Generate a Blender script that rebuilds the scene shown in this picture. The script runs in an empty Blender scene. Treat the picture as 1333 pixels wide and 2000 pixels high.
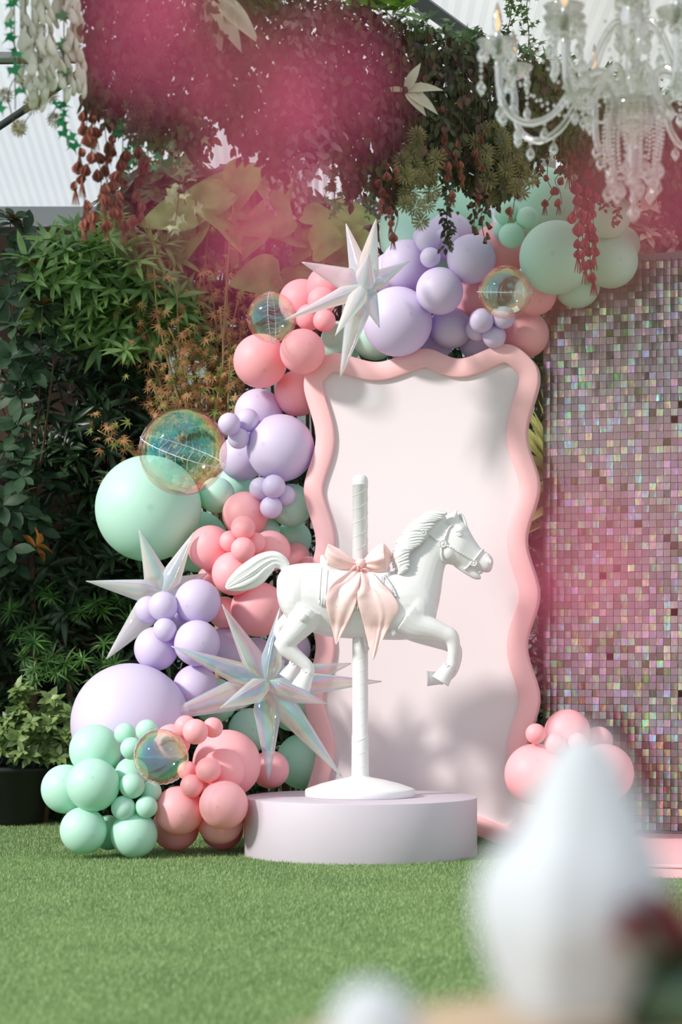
import bpy, bmesh, math, random
import numpy as np
from mathutils import Vector, Matrix, noise as mnoise
from mathutils.bvhtree import BVHTree

SC = bpy.context.scene
COL = SC.collection
# ------------------------------------------------------------------ camera
FPX = 4600.0            # focal length in pixels of the 1333x2000 frame
HOR = 1265.0            # image row of the horizon
CX = 666.5
CAMH = 1.02
cam_d = bpy.data.cameras.new('camera')
cam_d.sensor_fit = 'VERTICAL'
cam_d.sensor_height = 36.0
cam_d.sensor_width = 24.0
cam_d.lens = FPX / 2000.0 * 36.0
cam_d.shift_y = (HOR - 1000.0) / 2000.0
cam_d.clip_start = 0.02
cam_d.clip_end = 200
cam_d.dof.use_dof = True
cam_d.dof.focus_distance = 11.7
cam_d.dof.aperture_fstop = 2.5
cam = bpy.data.objects.new('camera', cam_d)
cam.location = (0, 0, CAMH)
cam.rotation_euler = (math.radians(90), 0, 0)
COL.objects.link(cam)
SC.camera = cam
# ------------------------------------------------------------------ world, sun, exposure
SUN_DIR = Vector((0.74, 0.45, -0.52)).normalized()
W = bpy.data.worlds.new('sky')
SC.world = W
W.use_nodes = True
wn = W.node_tree
wn.nodes.clear()
wo = wn.nodes.new('ShaderNodeOutputWorld')
wb = wn.nodes.new('ShaderNodeBackground')
wb.inputs['Color'].default_value = (0.86, 0.93, 1.0, 1)
wb.inputs['Strength'].default_value = 1.1
wn.links.new(wb.outputs[0], wo.inputs[0])
sun_d = bpy.data.lights.new('sun_offscreen', 'SUN')
sun_d.energy = 3.75
sun_d.angle = math.radians(6.0)
sun_d.color = (1.0, 0.955, 0.89)
sun = bpy.data.objects.new('sun_offscreen', sun_d)
sun.rotation_euler = SUN_DIR.to_track_quat('-Z', 'Y').to_euler()
sun.location = (-6, 2, 8)
COL.objects.link(sun)
vs = SC.view_settings
vs.view_transform = 'Standard'
vs.look = 'None'
vs.gamma = 1.0
vs.exposure = 0.0
vs.use_curve_mapping = False
SC.cycles.use_denoising = True
SC.cycles.max_bounces = 14
SC.cycles.diffuse_bounces = 10
SC.cycles.glossy_bounces = 5
SC.cycles.transparent_max_bounces = 24
SC.cycles.transmission_bounces = 8
SC.cycles.caustics_reflective = False
SC.cycles.caustics_refractive = False
SC.cycles.sample_clamp_indirect = 6.0

# ------------------------------------------------------------------ helpers
RNG = random.Random(11)
NPR = np.random.RandomState(5)


def P(px, py, Y):
    return Vector(((px - CX) * Y / FPX, Y, CAMH - (py - HOR) * Y / FPX))


def lin(r, g, b):
    def f(c):
        c = c / 255.0
        return c / 12.92 if c <= 0.04045 else ((c + 0.055) / 1.055) ** 2.4
    return (f(r), f(g), f(b), 1.0)


def tag(o, label=None, cat=None, group=None, kind=None):
    if label:
        o['label'] = label
    if cat:
        o['category'] = cat
    if group:
        o['group'] = group
    if kind:
        o['kind'] = kind
    return o


ORG = {}


def empty(name, loc, label=None, cat=None, group=None):
    o = bpy.data.objects.new(name, None)
    o.empty_display_size = 0.05
    o.location = loc
    COL.objects.link(o)
    ORG[o.name] = Vector(loc)
    return tag(o, label, cat, group)


def fastmesh(name, V, F, smooth=True):
    """V (n,3) array, F list of faces or (m,k) int array"""
    me = bpy.data.meshes.new(name)
    V = np.asarray(V, dtype=np.float32).reshape(-1, 3)
    if isinstance(F, np.ndarray) and F.ndim == 2:
        m, k = F.shape
        me.vertices.add(len(V))
        me.vertices.foreach_set('co', V.ravel())
        me.loops.add(m * k)
        me.loops.foreach_set('vertex_index', F.astype(np.int32).ravel())
        me.polygons.add(m)
        me.polygons.foreach_set('loop_start', np.arange(0, m * k, k, dtype=np.int32))
        me.polygons.foreach_set('loop_total', np.full(m, k, dtype=np.int32))
        me.update(calc_edges=True)
    else:
        me.from_pydata([tuple(map(float, v)) for v in V], [], [tuple(map(int, f)) for f in F])
        me.update()
    if smooth and len(me.polygons):
        me.polygons.foreach_set('use_smooth', np.ones(len(me.polygons), dtype=bool))
    return me


def link(name, me, mat=None, parent=None, loc=(0, 0, 0)):
    o = bpy.data.objects.new(name, me)
    if mat is not None and me is not None and len(me.materials) == 0:
        me.materials.append(mat)
    o.location = loc
    if parent is not None:
        o.parent = parent
    COL.objects.link(o)
    return o


def part(name, V, F, mat, parent=None, smooth=True, kind=None):
    """vertices are given in world space; the parent keeps its own origin"""
    org = Vector((0, 0, 0))
    if parent is not None:
        org = ORG.get(parent.name, Vector((0, 0, 0)))
    V = np.asarray([tuple(v) for v in V], dtype=np.float64) if not isinstance(V, np.ndarray) else V
    V = V - np.array(org)
    o = link(name, fastmesh(name, V, F, smooth), mat, parent)
    ORG[o.name] = org
    if kind:
        o['kind'] = kind
    return o


def thing(name, V, F, mat, label, cat, group=None, smooth=True, kind=None, base=None):
    """single mesh top-level thing with its origin at the base"""
    V = np.asarray([tuple(v) for v in V], dtype=np.float64) if not isinstance(V, np.ndarray) else V
    if base is None:
        base = np.array([(V[:, 0].min() + V[:, 0].max()) / 2, (V[:, 1].min() + V[:, 1].max()) / 2, V[:, 2].min()])
    base = np.array(base)
    o = link(name, fastmesh(name, V - base, F, smooth), mat, None, tuple(base))
    ORG[o.name] = Vector(base)
    return tag(o, label, cat, group, kind)


class MB:
    def __init__(self):
        self.v = []
        self.f = []

    def add(self, V, F):
        n = len(self.v)
        self.v.extend([tuple(x) for x in V])
        self.f.extend([tuple(i + n for i in f) for f in F])
        return self

    def box(self, c, h, M=None):
        c = Vector(c)
        V = []
        for sx in (-1, 1):
            for sy in (-1, 1):
                for sz in (-1, 1):
                    d = Vector((sx * h[0], sy * h[1], sz * h[2]))
                    V.append(c + ((M @ d) if M is not None else d))
        return self.add(V, [(0, 1, 3, 2), (4, 6, 7, 5), (0, 4, 5, 1), (2, 3, 7, 6), (0, 2, 6, 4), (1, 5, 7, 3)])

    def tube(self, pts, rad, n=8, cap=True, closed=False):
        return self.add(*tube(pts, rad, n, cap, closed))

    def sphere(self, c, r, n=10, m=6, sc=(1, 1, 1)):
        return self.add(*sphere(c, r, n, m, sc))

    def out(self):
        return np.array(self.v, dtype=np.float64), self.f


def sphere(c, r, n=12, m=8, sc=(1, 1, 1)):
    V, F = [], []
    c = Vector(c)
    V.append(c + Vector((0, 0, r * sc[2])))
    for i in range(1, m):
        t = math.pi * i / m
        for k in range(n):
            a = 2 * math.pi * k / n
            V.append(c + Vector((r * sc[0] * math.sin(t) * math.cos(a), r * sc[1] * math.sin(t) * math.sin(a), r * sc[2] * math.cos(t))))
    V.append(c - Vector((0, 0, r * sc[2])))
    for k in range(n):
        F.append((0, 1 + k, 1 + (k + 1) % n))
    for i in range(m - 2):
        for k in range(n):
            a = 1 + i * n + k
            b = 1 + i * n + (k + 1) % n
            F.append((a, a + n, b + n, b))
    L = len(V) - 1
    for k in range(n):
        F.append((L, 1 + (m - 2) * n + (k + 1) % n, 1 + (m - 2) * n + k))
    return V, F


def tube(pts, rad, n=8, cap=True, closed=False, prof=None):
    """swept tube; rad scalar, list, or function of t; prof(a, t) multiplies the radius"""
    pts = [Vector(p) for p in pts]
    L = len(pts)
    tang = []
    for i in range(L):
        if closed:
            d = pts[(i + 1) % L] - pts[i - 1]
        else:
            d = pts[min(i + 1, L - 1)] - pts[max(i - 1, 0)]
        tang.append(d.normalized() if d.length > 1e-9 else Vector((0, 0, 1)))
    up = Vector((0, 0, 1)) if abs(tang[0].z) < 0.9 else Vector((0, 1, 0))
    nrm = (up - tang[0] * up.dot(tang[0])).normalized()
    V, F = [], []
    for i in range(L):
        t = tang[i]
        nrm = nrm - t * nrm.dot(t)
        if nrm.length < 1e-6:
            nrm = t.orthogonal()
        nrm.normalize()
        b = t.cross(nrm)
        u = i / max(1, L - 1)
        r = rad(u) if callable(rad) else (rad[i] if isinstance(rad, (list, tuple)) else rad)
        for k in range(n):
            a = 2 * math.pi * k / n
            rr = r * (prof(a, u) if prof else 1.0)
            V.append(pts[i] + nrm * (math.cos(a) * rr) + b * (math.sin(a) * rr))
    rng = L if closed else L - 1
    for i in range(rng):
        for k in range(n):
            a = i * n + k
            b = i * n + (k + 1) % n
            c = ((i + 1) % L) * n + (k + 1) % n
            d = ((i + 1) % L) * n + k
            F.append((a, b, c, d))
    if cap and not closed:
        F.append(tuple(range(n - 1, -1, -1)))
        F.append(tuple((L - 1) * n + k for k in range(n)))
    return V, F


def lathe(profile, n=32, c=(0, 0, 0), axis='Z', prof=None):
    """profile list of (r, z) from bottom to top"""
    c = Vector(c)
    V, F, rings = [], [], []
    for (r, z) in profile:
        if r < 1e-6:
            rings.append([len(V)])
            V.append(c + Vector((0, 0, z)))
        else:
            ids = []
            for k in range(n):
                a = 2 * math.pi * k / n
                rr = r * (prof(a, z) if prof else 1)
                ids.append(len(V))
                V.append(c + Vector((rr * math.cos(a), rr * math.sin(a), z)))
            rings.append(ids)
    for A, B in zip(rings[:-1], rings[1:]):
        if len(A) == 1 and len(B) == 1:
            continue
        for k in range(n):
            k2 = (k + 1) % n
            if len(A) == 1:
                F.append((A[0], B[k2], B[k]))
            elif len(B) == 1:
                F.append((A[k], A[k2], B[0]))
            else:
                F.append((A[k], A[k2], B[k2], B[k]))
    return V, F


def crom(pts, sub=6, closed=False):
    """Catmull-Rom through a list of equal-length numeric tuples"""
    A = [np.array(p, dtype=float) for p in pts]
    n = len(A)
    out = []
    rng = n if closed else n - 1
    for i in range(rng):
        if closed:
            p0, p1, p2, p3 = A[i - 1], A[i], A[(i + 1) % n], A[(i + 2) % n]
        else:
            p1, p2 = A[i], A[i + 1]
            p0 = A[i - 1] if i > 0 else 2 * p1 - p2
            p3 = A[i + 2] if i + 2 < n else 2 * p2 - p1
        for s in range(sub):
            t = s / sub
            out.append(0.5 * ((2 * p1) + (-p0 + p2) * t + (2 * p0 - 5 * p1 + 4 * p2 - p3) * t * t + (-p0 + 3 * p1 - 3 * p2 + p3) * t ** 3))
    if not closed:
        out.append(A[-1])
    return out


def copy_tree(o, parent=None):
    c = o.copy()
    COL.objects.link(c)
    c.parent = parent
    ORG[c.name] = ORG.get(o.name, Vector((0, 0, 0)))
    for ch in o.children:
        copy_tree(ch, c)
    return c


# ------------------------------------------------------------------ materials
MATS = {}


def newmat(name):
    m = bpy.data.materials.new(name)
    m.use_nodes = True
    nt = m.node_tree
    nt.nodes.clear()
    out = nt.nodes.new('ShaderNodeOutputMaterial')
    MATS[name] = m
    return m, nt, out


def setin(node, **kw):
    for k, v in kw.items():
        k = k.replace('_', ' ')
        if k in node.inputs:
            node.inputs[k].default_value = v


def pbr(name, col, rough=0.5, metal=0.0, var=0.0, scale=8.0, bump=0.0, bscale=60.0, spec=0.5, col2=None, trans=0.0, tcol=None, coord='Object', detail=3.0, coat=0.0):
    """principled material with a noise-driven colour mix, fine bump and an optional translucent share"""
    m, nt, out = newmat(name)
    N, L = nt.nodes, nt.links
    b = N.new('ShaderNodeBsdfPrincipled')
    b.inputs['Roughness'].default_value = rough
    b.inputs['Metallic'].default_value = metal
    b.inputs['Specular IOR Level'].default_value = spec
    if coat:
        b.inputs['Coat Weight'].default_value = coat
    tc = N.new('ShaderNodeTexCoord')
    if var > 0 or col2 is not None:
        nz = N.new('ShaderNodeTexNoise')
        nz.inputs['Scale'].default_value = scale
        nz.inputs['Detail'].default_value = detail
        L.new(tc.outputs[coord], nz.inputs['Vector'])
        rp = N.new('ShaderNodeValToRGB')
        rp.color_ramp.elements[0].position = 0.32
        rp.color_ramp.elements[1].position = 0.68
        if col2 is None:
            col2 = tuple(min(1, c * (1 + var)) for c in col[:3]) + (1,)
            c1 = tuple(c * (1 - var) for c in col[:3]) + (1,)
        else:
            c1 = col
        rp.color_ramp.elements[0].color = c1
        rp.color_ramp.elements[1].color = col2
        L.new(nz.outputs['Fac'], rp.inputs['Fac'])
        L.new(rp.outputs['Color'], b.inputs['Base Color'])
        csock = rp.outputs['Color']
    else:
        b.inputs['Base Color'].default_value = col
        csock = None
    if bump > 0:
        nb = N.new('ShaderNodeTexNoise')
        nb.inputs['Scale'].default_value = bscale
        nb.inputs['Detail'].default_value = 4
        L.new(tc.outputs[coord], nb.inputs['Vector'])
        bp = N.new('ShaderNodeBump')
        bp.inputs['Strength'].default_value = bump
        bp.inputs['Distance'].default_value = 0.01
        L.new(nb.outputs['Fac'], bp.inputs['Height'])
        L.new(bp.outputs['Normal'], b.inputs['Normal'])
    if trans > 0:
        t = N.new('ShaderNodeBsdfTranslucent')
        if tcol is not None:
            t.inputs['Color'].default_value = tcol
        elif csock is not None:
            L.new(csock, t.inputs['Color'])
        else:
            t.inputs['Color'].default_value = col
        mx = N.new('ShaderNodeMixShader')
        mx.inputs[0].default_value = trans
        L.new(b.outputs[0], mx.inputs[1])
        L.new(t.outputs[0], mx.inputs[2])
        L.new(mx.outputs[0], out.inputs[0])
    else:
        L.new(b.outputs[0], out.inputs[0])
    return m


def balloon_mat(name, col, tcol):
    m, nt, out = newmat(name)
    N, L = nt.nodes, nt.links
    b = N.new('ShaderNodeBsdfPrincipled')
    b.inputs['Roughness'].default_value = 0.5
    b.inputs['Specular IOR Level'].default_value = 0.5
    tc = N.new('ShaderNodeTexCoord')
    ln = N.new('ShaderNodeVectorMath')
    ln.operation = 'DISTANCE'
    ln.inputs[1].default_value = (0, 0, 1.0)
    L.new(tc.outputs['Object'], ln.inputs[0])
    rp = N.new('ShaderNodeValToRGB')
    e = rp.color_ramp.elements
    e[0].position = 0.03
    e[0].color = tuple(c * 0.86 for c in col[:3]) + (1,)
    e[1].position = 0.09
    e[1].color = col
    L.new(ln.outputs['Value'], rp.inputs['Fac'])
    oi = N.new('ShaderNodeObjectInfo')
    mm = N.new('ShaderNodeMapRange')
    mm.inputs['To Min'].default_value = 0.93
    mm.inputs['To Max'].default_value = 1.05
    L.new(oi.outputs['Random'], mm.inputs['Value'])
    hs = N.new('ShaderNodeHueSaturation')
    L.new(mm.outputs[0], hs.inputs['Saturation'])
    L.new(rp.outputs['Color'], hs.inputs['Color'])
    L.new(hs.outputs['Color'], b.inputs['Base Color'])
    t = N.new('ShaderNodeBsdfTranslucent')
    t.inputs['Color'].default_value = tcol
    mx = N.new('ShaderNodeMixShader')
    mx.inputs[0].default_value = 0.20
    L.new(b.outputs[0], mx.inputs[1])
    L.new(t.outputs[0], mx.inputs[2])
    L.new(mx.outputs[0], out.inputs[0])
    return m


def film_mat(name, clear, milk, scale, rough=0.06, stripe=(1, 1, 1), sat=1.0, edge=0.45):
    """iridescent cellophane: clear film + coloured gloss (hue follows angle and film thickness) + a milky share"""
    m, nt, out = newmat(name)
    N, L = nt.nodes, nt.links
    tc = N.new('ShaderNodeTexCoord')
    mp = N.new('ShaderNodeMapping')
    mp.inputs['Scale'].default_value = stripe
    L.new(tc.outputs['Object'], mp.inputs['Vector'])
    nz = N.new('ShaderNodeTexNoise')
    nz.inputs['Scale'].default_value = scale
    nz.inputs['Detail'].default_value = 2.5
    L.new(mp.outputs[0], nz.inputs['Vector'])
    lw = N.new('ShaderNodeLayerWeight')
    lw.inputs['Blend'].default_value = 0.45
    ma = N.new('ShaderNodeMath')
    ma.operation = 'MULTIPLY_ADD'
    ma.inputs[1].default_value = 0.75
    L.new(lw.outputs['Facing'], ma.inputs[0])
    L.new(nz.outputs['Fac'], ma.inputs[2])
    at = N.new('ShaderNodeAttribute')
    at.attribute_name = 'band'
    sm = N.new('ShaderNodeMath')
    sm.operation = 'ADD'
    L.new(ma.outputs[0], sm.inputs[0])
    L.new(at.outputs['Fac'], sm.inputs[1])
    fr = N.new('ShaderNodeMath')
    fr.operation = 'FRACT'
    L.new(sm.outputs[0], fr.inputs[0])
    rp = N.new('ShaderNodeValToRGB')
    cols = [(0.0, (1.0, 0.78, 0.62)), (0.14, (1.0, 0.70, 0.86)), (0.28, (0.80, 0.70, 1.0)), (0.42, (0.55, 0.78, 1.0)), (0.55, (0.42, 0.92, 0.92)), (0.68, (0.66, 1.0, 0.80)), (0.80, (1.0, 0.95, 0.62)), (0.92, (1.0, 0.74, 0.66))]
    rp.color_ramp.elements[0].position = cols[0][0]
    rp.color_ramp.elements[0].color = cols[0][1] + (1,)
    rp.color_ramp.elements[1].position = cols[-1][0]
    rp.color_ramp.elements[1].color = cols[-1][1] + (1,)
    for p, c in cols[1:-1]:
        el = rp.color_ramp.elements.new(p)
        el.color = c + (1,)
    L.new(fr.outputs[0], rp.inputs['Fac'])
    hs = N.new('ShaderNodeHueSaturation')
    hs.inputs['Saturation'].default_value = sat
    L.new(rp.outputs['Color'], hs.inputs['Color'])
    g = N.new('ShaderNodeBsdfGlossy')
    g.inputs['Roughness'].default_value = rough
    L.new(hs.outputs['Color'], g.inputs['Color'])
    t = N.new('ShaderNodeBsdfTransparent')
    tm = N.new('ShaderNodeMixRGB')
    tm.inputs[0].default_value = 0.08
    tm.inputs[1].default_value = (1, 1, 1, 1)
    L.new(hs.outputs['Color'], tm.inputs[2])
    L.new(tm.outputs[0], t.inputs['Color'])
    d = N.new('ShaderNodeBsdfDiffuse')
    dm = N.new('ShaderNodeMixRGB')
    dm.inputs[0].default_value = 0.36
    dm.inputs[1].default_value = (0.98, 0.97, 0.99, 1)
    L.new(hs.outputs['Color'], dm.inputs[2])
    L.new(dm.outputs[0], d.inputs['Color'])
    bn = N.new('ShaderNodeTexNoise')
    bn.inputs['Scale'].default_value = scale * 4
    L.new(mp.outputs[0], bn.inputs['Vector'])
    bp = N.new('ShaderNodeBump')
    bp.inputs['Strength'].default_value = 0.25
    bp.inputs['Distance'].default_value = 0.02
    L.new(bn.outputs['Fac'], bp.inputs['Height'])
    L.new(bp.outputs['Normal'], g.inputs['Normal'])
    tl = N.new('ShaderNodeBsdfTranslucent')
    L.new(dm.outputs[0], tl.inputs['Color'])
    md_ = N.new('ShaderNodeMixShader')
    md_.inputs[0].default_value = 0.45
    L.new(d.outputs[0], md_.inputs[1])
    L.new(tl.outputs[0], md_.inputs[2])
    m1 = N.new('ShaderNodeMixShader')        # gloss vs milk
    m1.inputs[0].default_value = milk
    L.new(g.outputs[0], m1.inputs[1])
    L.new(md_.outputs[0], m1.inputs[2])
    fac = N.new('ShaderNodeMapRange')
    fac.inputs['To Min'].default_value = 1 - clear
    fac.inputs['To Max'].default_value = min(1, 1 - clear + edge)
    L.new(lw.outputs['Facing'], fac.inputs['Value'])
    m2 = N.new('ShaderNodeMixShader')
    L.new(fac.outputs[0], m2.inputs[0])
    L.new(t.outputs[0], m2.inputs[1])
    L.new(m1.outputs[0], m2.inputs[2])
    L.new(m2.outputs[0], out.inputs[0])
    return m


def glass_mat(name, col=(1, 1, 1, 1), rough=0.02, mixd=0.12):
    m, nt, out = newmat(name)
    N, L = nt.nodes, nt.links
    g = N.new('ShaderNodeBsdfGlass')
    g.inputs['IOR'].default_value = 1.5
    g.inputs['Roughness'].default_value = rough
    g.inputs['Color'].default_value = col
    t = N.new('ShaderNodeBsdfTransparent')
    t.inputs['Color'].default_value = (0.97, 0.97, 0.97, 1)
    gl = N.new('ShaderNodeBsdfGlossy')
    gl.inputs['Roughness'].default_value = 0.08
    a = N.new('ShaderNodeMixShader')
    a.inputs[0].default_value = 0.30
    L.new(g.outputs[0], a.inputs[1])
    L.new(t.outputs[0], a.inputs[2])
    b = N.new('ShaderNodeMixShader')
    b.inputs[0].default_value = mixd
    L.new(a.outputs[0], b.inputs[1])
    L.new(gl.outputs[0], b.inputs[2])
    L.new(b.outputs[0], out.inputs[0])
    return m


M_MINT = balloon_mat('mint_latex', lin(200, 240, 226), lin(86, 226, 168))
M_PINK = balloon_mat('pink_latex', lin(255, 190, 198), lin(255, 84, 104))
M_LAV = balloon_mat('lavender_latex', lin(229, 216, 241), lin(186, 122, 236))
M_WHITE = pbr('white_paint', lin(228, 227, 229), 0.42, var=0.02, scale=3, bump=0.06, bscale=25)
M_WRAP = pbr('white_tape', lin(228, 227, 229), 0.5, bump=0.1, bscale=60)
M_PLINTH = pbr('plinth_paint', lin(202, 192, 204), 0.55, var=0.015, scale=4, bump=0.05, bscale=140)
M_PFRAME = pbr('pink_frame_paint', lin(244, 190, 193), 0.5, var=0.012, scale=3, bump=0.03, bscale=90)
M_PINNER = pbr('pale_panel_paint', lin(224, 213, 217), 0.55, var=0.008, scale=2, bump=0.02, bscale=90)
M_BOW = pbr('pink_satin_cotton', lin(255, 229, 227), 0.6, var=0.02, scale=14, bump=0.15, bscale=160, trans=0.2, tcol=lin(255, 206, 202))
M_STEP = pbr('pink_step_paint', lin(246, 186, 192), 0.5, var=0.015, scale=4, bump=0.04, bscale=80)
M_WOODDARK = pbr('dark_fence_wood', lin(70, 48, 38), 0.8, var=0.25, scale=3, bump=0.3, bscale=20)
M_POLY = pbr('polycarbonate', lin(236, 240, 243), 0.35, bump=0.0, trans=0.55, tcol=lin(240, 243, 246))
M_CANVAS = pbr('white_awning', lin(240, 240, 240), 0.7, trans=0.5, tcol=lin(245, 245, 243))
M_METAL = pbr('grey_aluminium', lin(150, 152, 150), 0.35, metal=0.8)
M_DARKMETAL = pbr('dark_rail', lin(70, 74, 74), 0.5, metal=0.3)
M_FILM = film_mat('star_film', 0.40, 0.88, 5.0, rough=0.14, stripe=(1, 1, 0.35))
M_FILMB = film_mat('large_star_film', 0.60, 0.74, 6.0, rough=0.12, stripe=(1, 1, 0.4), sat=1.6)
M_ORB = film_mat('orb_film', 0.86, 0.10, 3.2, rough=0.03, sat=1.7, edge=0.24)
M_SEAM = pbr('film_seam', lin(236, 234, 238), 0.2)
# ------------------------------------------------------------------ floor (artificial turf)
def turf_mat():
    m, nt, out = newmat('turf_base')
    N, L = nt.nodes, nt.links
    b = N.new('ShaderNodeBsdfPrincipled')
    b.inputs['Roughness'].default_value = 0.85
    b.inputs['Specular IOR Level'].default_value = 0.15
    tc = N.new('ShaderNodeTexCoord')
    mp = N.new('ShaderNodeMapping')
    L.new(tc.outputs['Object'], mp.inputs['Vector'])
    n1 = N.new('ShaderNodeTexNoise')
    n1.inputs['Scale'].default_value = 1.6
    n1.inputs['Detail'].default_value = 4
    n2 = N.new('ShaderNodeTexNoise')
    n2.inputs['Scale'].default_value = 160
    n2.inputs['Detail'].default_value = 3
    for n in (n1, n2):
        L.new(mp.outputs[0], n.inputs['Vector'])
    r1 = N.new('ShaderNodeValToRGB')
    r1.color_ramp.elements[0].position = 0.35
    r1.color_ramp.elements[1].position = 0.7
    r1.color_ramp.elements[0].color = lin(108, 142, 88)
    r1.color_ramp.elements[1].color = lin(146, 172, 118)
    L.new(n1.outputs['Fac'], r1.inputs['Fac'])
    r2 = N.new('ShaderNodeValToRGB')
    r2.color_ramp.elements[0].position = 0.3
    r2.color_ramp.elements[1].position = 0.75
    r2.color_ramp.elements[0].color = (0.35, 0.4, 0.33, 1)
    r2.color_ramp.elements[1].color = (1.25, 1.2, 1.05, 1)
    L.new(n2.outputs['Fac'], r2.inputs['Fac'])
    mx = N.new('ShaderNodeMixRGB')
    mx.blend_type = 'MULTIPLY'
    mx.inputs[0].default_value = 1.0
    L.new(r1.outputs[0], mx.inputs[1])
    L.new(r2.outputs[0], mx.inputs[2])
    L.new(mx.outputs[0], b.inputs['Base Color'])
    bp = N.new('ShaderNodeBump')
    bp.inputs['Strength'].default_value = 0.6
    bp.inputs['Distance'].default_value = 0.02
    L.new(n2.outputs['Fac'], bp.inputs['Height'])
    L.new(bp.outputs['Normal'], b.inputs['Normal'])
    L.new(b.outputs[0], out.inputs[0])
    return m


M_TURF = turf_mat()
fl = link('floor', fastmesh('floor', [(-9, -4, 0), (9, -4, 0), (9, 20, 0), (-9, 20, 0)], [(0, 1, 2, 3)]), M_TURF)
tag(fl, 'green artificial turf lawn laid under the whole display', 'floor', kind='structure')

M_BLADE = pbr('turf_blade', lin(108, 144, 86), 0.7, col2=lin(172, 190, 140), scale=60, trans=0.25, spec=0.2)


def make_turf():
    n = 230000
    Y = 6.0 + (13.9 - 6.0) * NPR.rand(n) ** 0.8
    X = (NPR.rand(n) * 2 - 1) * (0.165 * Y + 0.75)
    h = 0.008 + 0.010 * NPR.rand(n)
    a = NPR.rand(n) * 6.283
    w = 0.0016 + 0.0012 * NPR.rand(n)
    lx, ly = (NPR.rand(n) - .5) * 0.016, (NPR.rand(n) - .5) * 0.016
    V = np.zeros((n, 3, 3))
    V[:, 0, 0] = X - w * np.cos(a)
    V[:, 0, 1] = Y - w * np.sin(a)
    V[:, 1, 0] = X + w * np.cos(a)
    V[:, 1, 1] = Y + w * np.sin(a)
    V[:, 2, 0] = X + lx
    V[:, 2, 1] = Y + ly
    V[:, 2, 2] = h
    F = np.arange(n * 3).reshape(n, 3)
    o = part('turf_blades', V.reshape(-1, 3), F, M_BLADE, fl, smooth=False, kind='stuff')
    return o


make_turf()

# ------------------------------------------------------------------ back wall: dark fence planks and a ribbed polycarbonate bay
WY = 15.0
wall = empty('wall_back', (0, WY, 0))
tag(wall, 'dark plank fence with a milky ribbed bay behind the shrubs', 'wall', kind='structure')
pk = MB().box((0, 0, 0), (0.5, 0.015, 0.0955)).out()
pkm = fastmesh('plank', pk[0], pk[1], False)
pkm.materials.append(M_WOODDARK)
for i in range(20):
    for (x, w) in ((-2.35, 2.5), (2.45, 2.4)):
        o = link('plank', pkm, None, wall, (x, 0.004 * ((i * 7) % 3), 0.09 + i * 0.185))
        o.scale = (w, 1, 1)
V, F = [], []
nx = 90
x0, x1 = -1.15, 1.3
for i in range(nx + 1):
    x = x0 + (x1 - x0) * i / nx
    y = WY + 0.05 + (0.007 if i % 2 else -0.007)
    V += [(x, y, 0.0), (x, y, 4.7)]
for i in range(nx):
    F.append((2 * i, 2 * i + 2, 2 * i + 3, 2 * i + 1))
part('ribbed_sheet', V, F, M_POLY, wall, smooth=False)
mb = MB()
for x in (x0, -0.35, 0.5, x1):
    mb.box((x, WY, 2.3), (0.03, 0.03, 2.3))
part('mullion', *mb.out(), M_METAL, wall, smooth=False)
tag(link('wall_boundary', fastmesh('wall_boundary', [(-9, 19, 0), (9, 19, 0), (9, 19, 2.4), (-9, 19, 2.4)], [(0, 1, 2, 3)]), M_WOODDARK),
    'plain dark wall far behind the greenhouse', 'wall', kind='structure')

# ------------------------------------------------------------------ roofs
def sheet_roof(name, corners, n, mat, label, ridge=0.012):
    """corrugated sheet between corners a,b (near edge) and c,d (far edge)"""
    a, b, c, d = [Vector(p) for p in corners]
    V, F = [], []
    for i in range(n + 1):
        u = i / n
        dz = ridge if i % 2 else 0
        p, q = a.lerp(b, u), d.lerp(c, u)
        V += [p + Vector((0, 0, dz)), q + Vector((0, 0, dz))]
    for i in range(n):
        F.append((2 * i, 2 * i + 1, 2 * i + 3, 2 * i + 2))
    o = link(name, fastmesh(name, [tuple(v) for v in V], F, False), mat)
    return tag(o, label, 'roof', kind='structure')


rl = sheet_roof('ceiling_greenhouse', [(-4.2, 11.6, 4.62), (-0.3, 11.6, 4.62), (-0.3, 15.2, 3.86), (-4.2, 15.2, 3.86)], 140, M_POLY,
                'milky corrugated greenhouse roof above the left hedge', 0.0025)
rv = sheet_roof('ceiling_shade_canopy', [(-1.9, 6.8, 4.66), (4.2, 6.8, 4.66), (4.2, 11.6, 4.66), (-1.9, 11.6, 4.66)], 120, M_CANVAS,  # unseen awning strip, added with its edge set to shade the arch
                'unseen white ribbed canopy added over the near garden to shade the arch', 0.008)
ru = sheet_roof('ceiling_awning', [(-0.4, 11.5, 4.60), (4.2, 11.5, 4.60), (4.2, 15.6, 4.60), (-0.4, 15.6, 4.60)], 120, M_CANVAS,
                'white ribbed awning roof above the chandelier', 0.003)
mb = MB()
mb.tube([(-4.2, 13.05, 4.26), (-0.3, 12.95, 4.28)], 0.035, 10)
tag(link('trim_1', fastmesh('trim_1', *mb.out()), M_METAL), 'round grey purlin under the greenhouse roof', 'trim', kind='structure')
mb = MB()
mb.tube([(-3.0, 15.1, 3.82), (-1.05, 12.6, 4.33)], 0.022, 8)
tag(link('trim_2', fastmesh('trim_2', *mb.out()), M_DARKMETAL), 'dark slanting brace under the greenhouse roof', 'trim', kind='structure')
mb = MB()
mb.box((-2.2, 15.2, 3.80), (2.1, 0.04, 0.06))
tag(link('trim_3', fastmesh('trim_3', *mb.out(), smooth=False), M_METAL), 'pale eaves beam behind the left hedge', 'trim', kind='structure')
mb = MB()
mb.tube([(0.36, 12.6, 4.52), (0.98, 14.1, 4.52)], 0.055, 4)
tag(link('trim_4', fastmesh('trim_4', *mb.out(), smooth=False), M_DARKMETAL), 'dark rail under the white awning', 'trim', kind='structure')
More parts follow.
